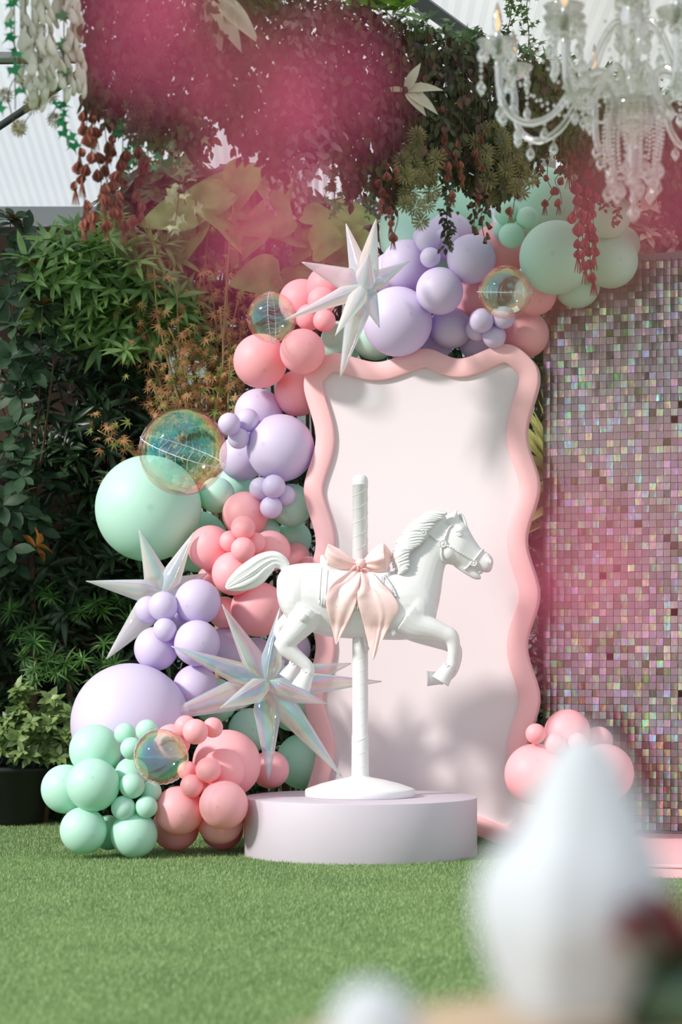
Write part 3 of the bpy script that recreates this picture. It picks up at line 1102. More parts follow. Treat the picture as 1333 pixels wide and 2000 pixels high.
BASEY = {'g': 11.36, 's': 11.9, 'L': 12.0, 'b': 12.0, 'M': 12.12, 'lm': 12.05, 'pu': 12.1, 'mt': 12.15, 'lt': 12.02, 'lts': 12.02, 'ltt': 12.02, 'pr': 12.1, 'mr': 12.05, 'ps': 11.72}


def base_y(k):
    if k.startswith('ps'):
        return 11.72
    if k == 'gp8':
        return 12.1
    if k.startswith('g'):
        return 11.36
    if k.startswith('sm'):
        return 12.3
    if k in ('L1', 'L2'):
        return 11.95
    if k in ('lb8', 'lb9', 'lb10'):
        return 12.5
    if k.startswith('lb'):
        return 12.0
    if k == 'pb7':
        return 12.25
    if k in ('pb8', 'pb9'):
        return 12.45
    if k.startswith('pb') or k == 'M2':
        return 12.12
    if k in ('mr2', 'mr3', 'mr4', 'mr7', 'mr1'):
        return 11.85
    if k.startswith('mr'):
        return 12.0
    if k.startswith('pr'):
        return 12.1
    if k.startswith('M'):
        return 12.52
    if k in ('lm1', 'lm2', 'lm3', 'pu1'):
        return 12.5
    if k.startswith('lm'):
        return 12.35
    if k in ('pu2', 'pu3', 'mt1'):
        return 12.66
    if k.startswith('pu'):
        return 12.35
    return 12.1


def panel_y(X):
    t = (X - PL.x) / (PR.x - PL.x)
    return PL.y + (PR.y - PL.y) * t


placed = []
BEHIND = {'sm3', 'sm4', 'lb9', 'M5', 'M6', 'pb5', 'pb6', 'mr5', 'mr6', 'pr4', 'lt8', 'lt9', 'pu3', 'lm1'}
for rec in sorted(B, key=lambda b: b[4]):
    px, py, r, c, od, key = rec
    Y = base_y(key)
    bottom = py + r * 1.0
    ymax = 99.0
    if bottom - HOR > 150:
        ymax = FPX * CAMH / (bottom - HOR)
    if key in ('sm3', 'sm4', 'lb9', 'M5', 'M6', 'pb5', 'pb6'):
        Y = max(Y, 12.40 + TH + r * 12.4 / FPX)
    elif key in ('pr4', 'lt8', 'lt9'):
        Y = max(Y, panel_y((px - CX) * 12.2 / FPX) + TH + r * 12.4 / FPX * 0.9)
    elif key in ('lt1', 'mt2', 'ps2', 'pss') or (key in ('ltt', 'lt4', 'pu2') and py > 600):
        Y = min(Y, panel_y((px - CX) * 12.2 / FPX) - r * 12.2 / FPX - 0.005)
    if key in ('ps5',):
        Y = min(ymax, 11.9)
    lim = Y + 1.1
    while Y < lim:
        p = P(px, py, Y)
        R = r * Y / FPX
        ok = True
        for q, Q in placed:
            if (p - q).length < 0.94 * (R + Q):
                ok = False
                break
        if ok:
            break
        Y += 0.012
    if Y > ymax:
        Y = ymax
        p = P(px, py, Y)
    R = r * Y / FPX
    p = P(px, py, Y)
    if p.z < R:
        p.z = R
    placed.append((p, R))
    rr = random.Random(int(px * 7 + py))
    ax = Vector((rr.uniform(-0.75, 0.75), -1.0, rr.uniform(-0.6, 0.75))).normalized()
    me, km = BM[c]
    o = link(me.name, me, None, None, p)
    o.name = me.name
    q = ax.to_track_quat('Z', 'Y')
    o.rotation_mode = 'QUATERNION'
    o.rotation_quaternion = q
    o.scale = (R, R, R)
    tag(o, UNIQ.get((px, py), LBL[key]), 'balloon', GRP.get(key))
    kk = link('knot', km, None, o)
BY = {}
for rec, (p, R) in zip(sorted(B, key=lambda b: b[4]), placed):
    BY.setdefault(rec[5], p.y)
# ------------------------------------------------------------------ clear iridescent balls
def orb(px, py, r, Y, nrm, label, pinch=0.0, waves=26):
    c = P(px, py, Y)
    R = r * Y / FPX
    root = empty('iridescent_ball_balloon', c - Vector((0, 0, R)), label, 'balloon')
    nrm = Vector(nrm).normalized()
    q = nrm.to_track_quat('Z', 'Y')
    n, m = 72, 44
    prof = []
    for i in range(m + 1):
        t = math.pi * i / m
        prof.append((math.sin(t), -math.cos(t)))
    prof[0] = (0, -1)
    prof[-1] = (0, 1)
    V, F = [], []
    V, F = lathe(prof, n)
    W_ = []
    for v in V:
        a = math.atan2(v.y, v.x)
        g = math.exp(-(v.z / 0.10) ** 2)
        s = 1 + g * (0.010 + 0.012 * math.cos(a * waves)) + pinch * g * abs(math.cos(a * 2)) ** 6
        s *= 1 - pinch * 0.8 * (v.z ** 4) * abs(math.sin(a * 2))
        W_.append(c + q @ (v * (R * s)))
    part('film_shell', W_, F, M_ORB, root)
    ring = []
    for k in range(144):
        a = 2 * math.pi * k / 144
        s = 1.012 + 0.012 * math.cos(a * waves) + pinch * abs(math.cos(a * 2)) ** 6
        ring.append(c + q @ Vector((math.cos(a) * R * s, math.sin(a) * R * s, 0)))
    V, F = tube(ring, R * 0.010, 5, False, True)
    part('seam', V, F, M_SEAM, root)
    # pleats running from the seam over the shell
    mb = MB()
    rr = random.Random(int(px))
    for k in range(34):
        a = 2 * math.pi * (k + rr.random() * .5) / 34
        l = rr.uniform(0.08, 0.28)
        for sg in (-1, 1):
            pts = []
            for j in range(5):
                b = sg * l * j / 4
                pts.append(c + q @ Vector((math.cos(a + 0.02 * j) * math.cos(b) * R * 1.004, math.sin(a + 0.02 * j) * math.cos(b) * R * 1.004, math.sin(b) * R * 1.004)))
            mb.tube(pts, [R * .006 * (1 - j / 5) + 1e-4 for j in range(5)], 4)
    part('pleats', *mb.out(), M_SEAM, root, kind='stuff')
    return root


orb(358, 882, 86, 12.08, (0.33, -0.2, 0.92), 'big clear iridescent ball with a slanted seam over the giant mint balloon')
orb(531, 620, 49, 12.1, (1.0, -0.12, 0.05), 'clear iridescent ball with an upright seam above the pink column', 0.02)
orb(315, 1478, 54, 11.16, (0.35, -0.85, 0.2), 'small clear pearly ball between mint and pink on the ground cluster', 0.0)
orb(988, 571, 52, 11.82, (0.02, -0.15, 1.0), 'puckered clear ball with a level seam over the pink balloons', 0.07, 18)


# ------------------------------------------------------------------ star balloons
def star(px, py, Y, tips, rad, mat, label, core=0.30, free=()):
    """tips: (px, py, depth offset m); rad: widest spike radius in px"""
    c = P(px, py, Y)
    S = Y / FPX
    root = empty('star_balloon', c, label, 'balloon')
    Rb = rad * S
    allt = [P(x, y, Y + d) for (x, y, d) in tips] + [c + Vector(f) for f in free]
    for i, tp in enumerate(allt):
        d = tp - c
        Lg = d.length
        d.normalize()
        n = 20
        rows = 15
        V, F = [], []
        q = d.to_track_quat('Z', 'Y')
        rr = random.Random(i * 31 + int(px))
        ph = rr.random() * 6.28
        for j in range(rows + 1):
            t = j / rows
            # narrow at the core, widest at a third, tapering to a fine point
            r = Rb * (0.50 + 1.9 * t) if t < 0.26 else Rb * (1 - (t - 0.26) / 0.74) ** 0.92
            r = max(r, 0.0012)
            for k in range(n):
                a = 2 * math.pi * k / n
                seam = 1 + 0.13 * max(0, math.cos(2 * (a + ph))) ** 6
                flat = 1 - 0.20 * abs(math.sin(a + ph)) ** 3
                pleat = 1 + (0.05 * math.cos(a * 7 + ph) * math.exp(-((t - 0.22) / 0.16) ** 2))
                rk = r * seam * flat * pleat
                V.append(c + q @ Vector((math.cos(a) * rk, math.sin(a) * rk, t * Lg)))
        for j in range(rows):
            for k in range(n):
                F.append((j * n + k, j * n + (k + 1) % n, (j + 1) * n + (k + 1) % n, (j + 1) * n + k))
        F.append(tuple(rows * n + k for k in range(n)))
        sp = part('spike', V, F, mat, root)
        sp.data.attributes.new('band', 'FLOAT', 'POINT').data.foreach_set('value', np.array([(0.5 + 0.5 * math.sin(3 * a_ + ph)) * 0.55 + 0.13 * math.sin(7 * a_ + 2 * ph) + ph * 0.2 for _ in range(rows + 1) for a_ in [2 * math.pi * k / n for k in range(n)]], dtype=np.float32))
        mb = MB()
        for sgn in (0, math.pi):
            a = -ph + sgn
            pts = []
            for j in range(1, rows + 1):
                t = j / rows
                r = Rb * (0.50 + 1.9 * t) if t < 0.26 else Rb * (1 - (t - 0.26) / 0.74) ** 0.92
                pts.append(c + q @ Vector((math.cos(a) * (r * 1.13 + .001), math.sin(a) * (r * 1.13 + .001), t * Lg)))
            mb.tube(pts, 0.0016, 4)
        part('seam', *mb.out(), M_FILM, sp)
    V, F = sphere(c, Rb * core * 2.2, 16, 10)
    part('core', V, F, mat, root)
    return root


star(712, 560, 11.72, [(676, 437, 0.05), (735, 428, -0.05), (590, 512, 0.0), (556, 625, -0.08), (655, 656, -0.28), (665, 738, 0.02), (800, 510, 0.06), (742, 640, -0.05)], 21, M_FILM,
     'white iridescent star balloon at the upper corner of the panel', free=[(0.05, 0.25, 0.1), (0.02, -0.28, 0.12)])
star(318, 1160, 12.28, [(272, 1035, -0.05), (378, 1040, -0.04), (168, 1135, -0.05), (208, 1287, -0.02), (405, 1120, 0.05)], 25, M_FILM,
     'white iridescent star balloon behind the lavender bunch by the hedge', free=[(0.0, 0.2, 0.05), (0.08, -0.1, -0.2)])
star(522, 1338, 11.92, [(434, 1180, 0.0), (548, 1183, -0.02), (335, 1262, -0.1), (300, 1407, -0.12), (525, 1522, -0.12), (668, 1517, -0.05), (746, 1331, 0.05), (686, 1296, 0.12), (430, 1383, -0.33), (640, 1375, -0.15)], 27, M_FILMB,
     'largest clear rainbow star balloon behind the hind legs of the horse', free=[(0.08, 0.3, 0.12), (-0.12, 0.26, -0.1)])

# ------------------------------------------------------------------ carousel horse
HX, HY = (704 - CX) * 11.62 / FPX, 11.62
HS = 11.62 / FPX


def H(px, py, d=0.0):
    """horse drawing unit (pixel of the photograph at the pole's distance); d is towards the camera, same unit"""
    return Vector((HX + (px - 704) * HS, HY - d * HS, CAMH - (py - HOR) * HS))


horse = empty('carousel_horse', (HX, HY, PZ), 'white carousel horse on a wrapped pole with a domed base', 'carousel horse')


def loft(secs, n=24, sub=5, power=2.0):
    """secs: (topx, topy, botx, boty, halfwidth, depth); superellipse rings"""
    S = crom(secs, sub)
    V, F = [], []
    for s in S:
        a = H(s[0], s[1], s[5])
        b = H(s[2], s[3], s[5])
        c = (a + b) / 2
        u = (a - b) / 2
        w = max(s[4], 0.5) * HS
        for k in range(n):
            t = 2 * math.pi * k / n
            cs, sn_ = math.cos(t), math.sin(t)
            e = 2.0 / power
            V.append(c + u * (math.copysign(abs(cs) ** e, cs)) + Vector((0, -1, 0)) * (w * math.copysign(abs(sn_) ** e, sn_)))
    R = len(S)
    for i in range(R - 1):
        for k in range(n):
            F.append((i * n + k, i * n + (k + 1) % n, (i + 1) * n + (k + 1) % n, (i + 1) * n + k))
    F.append(tuple(range(n - 1, -1, -1)))
    F.append(tuple((R - 1) * n + k for k in range(n)))
    return V, F


def limb(pts, n=16, sub=5):
    """pts: (px, py, depth, radius, flatten)"""
    S = crom(pts, sub)
    P3 = [H(s[0], s[1], s[2]) for s in S]
    return tube(P3, [max(s[3], 0.4) * HS for s in S], n)


BODY = [(541, 1133, 541, 1163, 16, 0), (547, 1118, 547, 1186, 32, 0), (560, 1106, 562, 1208, 46, 0), (588, 1100, 590, 1226, 57, 0), (622, 1100, 624, 1240, 60, 0), (665, 1107, 666, 1246, 60, 0), (710, 1114, 710, 1248, 60, 0),
        (755, 1117, 757, 1250, 58, 0), (800, 1112, 797, 1249, 54, 0), (832, 1128, 829, 1236, 46, 0), (846, 1150, 845, 1222, 34, 0), (853, 1175, 852, 1212, 18, 0)]
mb = MB()
mb.add(*loft(BODY))
NECK = [(748, 1150, 846, 1222, 46, 0), (764, 1124, 856, 1190, 43, 0), (780, 1100, 862, 1158, 37, 0), (796, 1072, 866, 1126, 31, 0), (816, 1044, 872, 1102, 27, 0), (842, 1020, 884, 1090, 25, 0), (866, 1006, 900, 1080, 22, 0), (884, 1004, 912, 1066, 16, 0)]
mb.add(*loft(NECK))
HEAD = [(872, 1012, 850, 1070, 18, 0), (888, 1006, 860, 1092, 24, 0), (905, 1014, 873, 1101, 27, 0), (915, 1030, 884, 1104, 27, 0), (924, 1047, 896, 1107, 23, 0), (935, 1064, 908, 1112, 19, 0), (944, 1075, 922, 1114, 16.5, 0), (953, 1079, 934, 1115, 17, 0), (960, 1086, 946, 1118, 16.5, 0), (964, 1094, 956, 1118, 12, 0), (964.5, 1099, 961, 1113, 6, 0)]
mb.add(*loft(HEAD))
# lower jaw and lip
mb.add(*limb([(896, 1098, 0, 12, 1), (908, 1108, 0, 11, 1), (920, 1117, 0, 9.5, 1), (930, 1124, 0, 8, 1), (937, 1127, 0, 5.5, 1), (940, 1126, 0, 2.5, 1)]))
# cheeks, brow ridges, nostril wings
for s in (-1, 1):
    mb.sphere(H(876, 1078, s * 15), 17 * HS, 16, 10, (1, 0.8, 1.05))
    mb.sphere(H(896, 1036, s * 20), 9.5 * HS, 14, 8, (1.2, 0.7, 0.7))
    mb.sphere(H(953, 1097, s * 11), 9 * HS, 14, 8, (0.9, 0.8, 1.0))
    # ears
    mb.add(*limb([(876, 1024, s * 15, 7, 1), (884, 1013, s * 17, 7.5, 1), (889, 1004, s * 17.5, 5, 1), (892.5, 996.5, s * 17, 1.2, 1)]))
# shoulder, breast and haunch masses
for s in (-1, 1):
    mb.sphere(H(812, 1192, s * 26), 34 * HS, 18, 12, (0.95, 0.85, 1.25))
    mb.sphere(H(580, 1162, s * 26), 40 * HS, 18, 12, (0.85, 0.8, 1.25))
mb.sphere(H(838, 1196, 0), 18 * HS, 14, 10, (0.9, 1.6, 1.3))
# near fore leg
mb.add(*limb([(795, 1206, 30, 36, 1), (815, 1220, 33, 28, 1), (842, 1228, 36, 21.5, 1), (864, 1236, 37, 17.5, 1), (878, 1243, 37, 16.5, 1), (884, 1256, 37, 13.5, 1), (884, 1272, 37, 11, 1), (882, 1287, 37, 10, 1), (880, 1298, 37, 11, 1), (876, 1304, 37, 11, 1), (870, 1311, 37, 10, 1)]))
# far fore leg
mb.add(*limb([(795, 1216, -30, 33, 1), (820, 1233, -33, 24, 1), (850, 1247, -36, 18, 1), (876, 1256, -37, 16, 1), (890, 1266, -37, 14, 1), (894, 1281, -37, 11.5, 1), (891, 1299, -37, 10.5, 1), (884, 1313, -37, 11, 1), (874, 1322, -37, 10.5, 1), (864, 1325, -37, 9.5, 1)]))
# near hind leg
mb.add(*limb([(604, 1192, 30, 36, 1), (590, 1216, 32, 29, 1), (572, 1238, 34, 23, 1), (559, 1254, 35, 20, 1), (560, 1265, 35, 17.5, 1), (572, 1276, 35, 15.5, 1), (586, 1287, 35, 13.5, 1), (600, 1299, 35, 12, 1), (605, 1309, 35, 10.5, 1), (600, 1319, 35, 10, 1)]))
# far hind leg
mb.add(*limb([(596, 1190, -28, 34, 1), (578, 1204, -30, 26, 1), (560, 1216, -32, 18, 1), (547, 1225, -33, 12.5, 1), (546, 1236, -33, 11.5, 1), (556, 1254, -33, 12, 1), (566, 1272, -33, 12, 1), (576, 1288, -33, 11, 1), (578, 1298, -33, 10, 1), (572, 1306, -33, 10, 1)]))
for (x, y, dd) in ((537, 1226, -33), (539, 1257, 35)):
    mb.sphere(H(x + 5, y, dd), 8 * HS, 12, 8)
V, F = mb.out()
tmp = link('horse_tmp', fastmesh('horse_tmp', V, F))
md = tmp.modifiers.new('r', 'REMESH')
md.mode = 'VOXEL'
md.voxel_size = 0.0052
md = tmp.modifiers.new('s', 'SMOOTH')
md.factor = 0.5
md.iterations = 7
dg = bpy.context.evaluated_depsgraph_get()
bm_me = bpy.data.meshes.new_from_object(tmp.evaluated_get(dg))
bpy.data.objects.remove(tmp)
hv = np.zeros(len(bm_me.vertices) * 3, dtype=np.float32)
bm_me.vertices.foreach_get('co', hv)
hv = hv.reshape(-1, 3).astype(np.float64)
hf = [tuple(p.vertices) for p in bm_me.polygons]
BVH = BVHTree.FromPolygons([tuple(v) for v in hv], hf)
body = part('body', hv, hf, M_WHITE, horse)
bpy.data.meshes.remove(bm_me)


def surf(px, py, lift=0.0, far=False, fall=0.0):
    """point on the horse's skin seen straight on at the drawing position, lifted outwards"""
    o = H(px, py, -300 if far else 300)
    d = Vector((0, -1 if far else 1, 0))
    hit = BVH.ray_cast(o, d)
    if hit[0] is None:
        return H(px, py, (-fall if far else fall)), Vector((0, 1 if far else -1, 0))
    return hit[0] + hit[1] * (lift * HS), hit[1]


# hooves with a cuff of carved hair
def hoof(a, b, d, r0, r1, nm='hoof'):
    p, q = H(a[0], a[1], d), H(b[0], b[1], d)
    L_ = [p.lerp(q, t) for t in (0, .04, .2, .75, .93, .94, 1.0)]
    R_ = [r0 * .86, r0, r0 * 1.03, r1 * .97, r1, r1 * 1.05, r1 * 1.04]
    V, F = tube(L_, [x * HS for x in R_], 24)
    h = part(nm, V, F, M_WHITE, horse)
    mb = MB()
    ax = (q - p).normalized()
    u = ax.orthogonal().normalized()
    w = ax.cross(u)
    for k in range(12):
        a_ = 2 * math.pi * k / 12
        e = u * math.cos(a_) + w * math.sin(a_)
        s0 = p - ax * (2 * HS) + e * (r0 * 0.93 * HS)
        s1 = p + ax * ((2.5 + 1.5 * (k % 2)) * HS) + e * (r0 * 1.06 * HS)
        mb.tube([s0, s0.lerp(s1, .5) + e * (0.6 * HS), s1], [1.1 * HS, 1.3 * HS, .5 * HS], 5)
    part('fetlock_hair', *mb.out(), M_WHITE, h)


hoof((877, 1302), (859, 1330), 37, 13.5, 18)
hoof((866, 1325), (836, 1326), -37, 12, 14.5)
hoof((602, 1313), (588, 1343), 35, 13.5, 18.5)
hoof((577, 1299), (560, 1326), -33, 12.5, 17)

# tail: a carved plume of locks
tp = crom([(560, 1113, 0, 9), (551, 1100, 0, 13), (535, 1094, 0, 16.5), (515, 1103, 0, 22), (495, 1119, 0, 25), (474, 1132, 0, 22), (456, 1141, 0, 14.5), (446, 1146, 0, 8), (441, 1148, 0, 2.5)], 7)
V, F = tube([H(s[0], s[1], s[2]) for s in tp], [s[3] * HS for s in tp], 72, prof=lambda a, t: (1 + 0.085 * min(1, t * 5) * math.cos(10 * a + 5.5 * t + 1.2 * math.sin(6 * t)) + 0.05 * math.cos(23 * a - 7 * t) * min(1, t * 4)) * (0.72 + 0.28 * abs(math.cos(a))))
part('tail', V, F, M_WHITE, horse)

# mane: locks combed back from the cheek line over the crest
mane = empty('mane', (0, 0, 0))
mane.parent = horse
ORG[mane.name] = ORG[horse.name]
mst = crom([(870, 1004), (862, 1012), (852, 1021), (842, 1031), (834, 1043), (828, 1055), (820, 1064), (808, 1070), (800, 1079), (798, 1090), (797, 1103), (794, 1114)], 2)
men = crom([(846, 999), (828, 1006), (811, 1018), (798, 1029), (789, 1038), (780, 1051), (773, 1063), (768, 1076), (765, 1088), (765, 1098), (769, 1109), (777, 1119)], 2)
V0, F0 = loft([(862, 1000, 866, 1030, 24, 0), (838, 1004, 848, 1052, 27, 0), (812, 1020, 826, 1070, 30, 0), (790, 1040, 806, 1082, 34, 0), (776, 1064, 794, 1102, 38, 0), (769, 1090, 790, 1120, 40, 0), (773, 1112, 788, 1126, 36, 0)], 24, 4)
part('mane_base', V0, F0, M_WHITE, mane)
for far in (False, True):
    NL = len(mst)
    for i in range(0, NL):
        rr = random.Random(i)
        a = np.array(mst[i]) + np.array([rr.uniform(-1, 3), rr.uniform(-1.5, 1.5)])
        b = np.array(men[min(NL - 1, i + 2)]) + np.array([rr.uniform(-1.2, 0.8), rr.uniform(-1, 1) + (4 if i > NL - 3 else 0)])
        mid = np.array([a[0] * 0.35 + b[0] * 0.65 + 1.5, a[1] * 0.72 + b[1] * 0.28 - 3.0])
        pts, rads = [], []
        hw = 27 + 12 * i / NL
        for j in range(13):
            t = j / 12
            xy = a * (1 - t) ** 2 + mid * 2 * t * (1 - t) + b * t * t
            xy = xy + np.array([0, 1.0 * math.sin(t * 8 + i)])
            dep = (hw + 4.5) * (1 - 0.55 * t ** 2.6)
            pts.append(H(xy[0], xy[1], -dep if far else dep))
            rads.append((1.6 + 3.6 * math.sin(min(1, t * 1.2 + 0.1) * math.pi * 0.62)) * (1 - 0.72 * t ** 4) * HS)
        V, F = tube(pts, rads, 10, prof=lambda a_, t: 1 + 0.16 * math.cos(4 * a_ + 3 * t))
        part('lock', V, F, M_WHITE, mane)
# forelock between the ears
mbx = MB()
for k in range(5):
    x = 893 + k * 1.5
    mbx.tube([H(888, 1001, (k - 2) * 3), H(x + 4, 1008, (k - 2) * 5), H(x + 10, 1022, (k - 2) * 6.5), H(x + 15, 1036, (k - 2) * 6)], [2.4 * HS, 3.2 * HS, 2.8 * HS, .8 * HS], 7)
part('forelock', *mbx.out(), M_WHITE, horse)

# upright pointed ears
for s_ in (-1, 1):
    V, F = [], []
    base, tip = H(880, 1020, s_ * 15), H(893, 995, s_ * 17)
    ax = (tip - base).normalized()
    sd_ = Vector((ax.z, 0, -ax.x))
    n = 14
    for j in range(9):
        t = j / 8
        c = base.lerp(tip, t)
        w = (8.2 * math.sin(math.pi * (0.22 + 0.78 * t)) ** 0.8 * (1 - t ** 4) + 0.3) * HS
        for k in range(n):
            a = 2 * math.pi * k / n
            V.append(c + sd_ * (math.cos(a) * w) + Vector((0, -s_ * math.sin(a) * w * 0.55, 0)))
    for j in range(8):
        for k in range(n):
            F.append((j * n + k, j * n + (k + 1) % n, (j + 1) * n + (k + 1) % n, (j + 1) * n + k))
    F.append(tuple(range(n - 1, -1, -1)))
    F.append(tuple(8 * n + k for k in range(n)))
    part('ear', V, F, M_WHITE, horse)

# eyes, nostrils, mouth line
for far in (False, True):
    p, nn = surf(896, 1043, 0.2, far)
    s = 1 if far else -1
    eye = part('eye', *sphere(p, 5.2 * HS, 16, 10, (1.15, 0.55, 0.8)), M_WHITE, horse)
    mb = MB()
    for up in (1, -1):
        pts = []
        for j in range(9):
            t = j / 8
            pts.append(p + Vector(((-7.5 + 15 * t) * HS, s * (2.2 * math.sin(t * math.pi) + 0.6) * HS, (up * 4.6 * math.sin(t * math.pi) + (0.5 - t) * 3) * HS)))
        mb.tube(pts, [(0.5 + 1.3 * math.sin(j / 8 * math.pi)) * HS for j in range(9)], 6)
    part('eyelid', *mb.out(), M_WHITE, eye)
    mb = MB()
    p2, n2 = surf(957.5, 1098, 0.0, far)
    mb.sphere(p2, 4.0 * HS, 12, 8, (0.75, 0.5, 1.2))
    part('nostril', *mb.out(), M_WHITE, horse)
mb = MB()
mb.sphere(H(938, 1117, 0), 6 * HS, 14, 8, (1.0, 1.5, 0.75))
part('mouth', *mb.out(), M_WHITE, horse)

# bridle
M_SILVER = pbr('silvery_bead', lin(214, 214, 216), 0.3, metal=0.55)


def strap(pts, far, nm='bridle_strap'):
    C2 = crom(pts, 8)
    S3 = [surf(x, y, 1.2, far, 10)[0] for x, y in C2]
    V, F = tube(S3, 2.3 * HS, 8)
    st = part(nm, V, F, M_WHITE, horse)
    mb = MB()
    acc = 0
    for i in range(1, len(S3)):
        acc += (S3[i] - S3[i - 1]).length
        if acc > 3.3 * HS:
            acc = 0
            q = S3[i] + Vector((0, (1 if far else -1) * 2.2 * HS, 0))
            mb.sphere(q, 1.25 * HS, 8, 5)
    part('beads', *mb.out(), M_SILVER, st, kind='stuff')


for far in (False, True):
    strap([(834, 1043), (848, 1053), (864, 1063)], far)
    strap([(864, 1062), (870, 1048), (876, 1034), (882, 1027)], far)
    strap([(866, 1064), (884, 1073), (904, 1084), (924, 1096)], far)
    strap([(924, 1096), (932, 1087), (940, 1077), (943, 1075)], far)
    strap([(924, 1096), (918, 1102), (911, 1110), (907, 1112)], far)
    strap([(862, 1066), (862, 1080), (863, 1092), (868, 1099)], far)
    for (x, y, r) in ((827, 1042, 6.5), (864, 1063, 8.5), (925, 1100, 7)):
        p, nn = surf(x, y, 1.5, far, 34)
        s = 1 if far else -1
        if x == 827:
            p = H(x, y, -36 if far else 36)
        Vr, Fr = [], []
        V, F = lathe([(0, 3.2), (r * .35, 3.0), (r * .42, 2.0), (r * .62, 2.2), (r * .8, 2.6), (r, 1.2), (r * 1.02, -2.0), (0, -2.5)], 20)
        Rm = Vector((0, s, 0)).to_track_quat('Z', 'Y')
        ro = part('rosette', [p + Rm @ (v * HS) for v in V], F, M_WHITE if x != 827 else M_SILVER, horse)
        mb = MB()
        for k in range(10):
            a = 2 * math.pi * k / 10
            mb.sphere(p + Rm @ (Vector((math.cos(a) * r * .8, math.sin(a) * r * .8, 2.6)) * HS), 1.3 * HS, 7, 5)
        part('petals', *mb.out(), M_WHITE, ro, kind='stuff')
# breast strap in silver
C2 = crom([(752, 1128), (760, 1140), (768, 1154), (773, 1168)], 6)
V, F = tube([surf(x, y, 1.5, False, 50)[0] for x, y in C2], 2.6 * HS, 6, prof=lambda a, t: 1 + .2 * math.cos(40 * t))
part('breast_strap', V, F, M_SILVER, horse)

# saddle blanket hugging the barrel, with a fringe, and the saddle seat
Bc = crom(BODY, 12)


def barrel(px, ang, lift=0.0):
    """point on the barrel ellipse; ang 0 = top, positive towards the camera"""
    i = min(range(len(Bc)), key=lambda k: abs((Bc[k][0] + Bc[k][2]) / 2 - px))
    s = Bc[i]
    a, b = H(px, s[1], 0), H(px, s[3], 0)
    c = (a + b) / 2
    hz = (a.z - b.z) / 2 + lift * HS
    w = s[4] * HS + lift * HS
    return Vector((c.x, c.y - math.sin(ang) * w, c.z + math.cos(ang) * hz))


def wrap_patch(x0, x1, a0, a1, l0, l1, nx=16, na=28, skew=0.0):
    V, F = [], []
    for sl, ll in enumerate((l0, l1)):
        for i in range(nx + 1):
            for j in range(na + 1):
                u, v = i / nx, j / na
                ang = a0 + (a1 - a0) * v
                x = x0 + (x1 - x0) * u - skew * abs(ang)
                V.append(barrel(x, ang, ll))
    m = (nx + 1) * (na + 1)
    for i in range(nx):
        for j in range(na):
            a = i * (na + 1) + j
            F.append((m + a, m + a + 1, m + a + na + 2, m + a + na + 1))
            F.append((a, a + na + 1, a + na + 2, a + 1))
    for i in range(nx):
        for j in (0, na):
            a = i * (na + 1) + j
            F.append((a, a + na + 1, m + a + na + 1, m + a))
    for j in range(na):
        for i in (0, nx):
            a = i * (na + 1) + j
            F.append((a, a + 1, m + a + 1, m + a))
    return V, F


bl = part('saddle_blanket', *wrap_patch(630, 752, -1.62, 1.62, -2.0, 1.8, 16, 40, 4.0), M_WHITE, horse)
mb = MB()
for x in (631, 643, 748):
    for s in (-1, 1):
        mb.tube([barrel(x - 4.0 * abs(a), s * a, 2.0) for a in np.linspace(0.1, 1.6, 16)], 1.3 * HS, 5)
part('binding', *mb.out(), M_WHITE, bl)
mb = MB()
for s in (-1, 1):
    for k in range(26):
        x = 625 + k * 4.6
        mb.tube([barrel(x, s * 1.60, 2.2), barrel(x, s * 1.74, 3.0)], 1.8 * HS, 6)
part('fringe', *mb.out(), M_WHITE, bl, kind='stuff')
# saddle: cantle, seat, pommel
V, F = [], []
nx, na = 26, 24
for i in range(nx + 1):
    u = i / nx
    x = 626 + 136 * u
    lift = 3 + 15 * math.exp(-((u - 0.04) / 0.10) ** 2) + 9 * math.exp(-((u - 0.97) / 0.10) ** 2)
    span = 0.55 + 0.40 * math.sin(u * math.pi)
    for j in range(na + 1):
        v = j / na * 2 - 1
        prof_ = (1 - abs(v) ** 4)
        V.append(barrel(x, v * span, (lift if abs(v) < .98 else 0) * prof_ - 0.5))
for i in range(nx):
    for j in range(na):
        a = i * (na + 1) + j
        F.append((a, a + 1, a + na + 2, a + na + 1))
F.append(tuple(range(na, -1, -1)))
F.append(tuple(nx * (na + 1) + j for j in range(na + 1)))
part('saddle', V, F, M_WHITE, horse)
# foot pegs
for (x, y, r) in ((593, 1207, 8.0), (767, 1237, 7.2)):
    for far in (False, True):
        p, nn = surf(x, y, 0, far, 50)
        s = 1 if far else -1
        mb = MB()
        mb.tube([p + Vector((0, -s * 8 * HS, 0)), p + Vector((0, s * 10 * HS, 0)), p + Vector((0, s * 13 * HS, 0)), p + Vector((0, s * 14.5 * HS, 0))], [r * HS, r * HS, r * .75 * HS, r * .3 * HS], 18)
        part('foot_peg', *mb.out(), M_WHITE, horse)

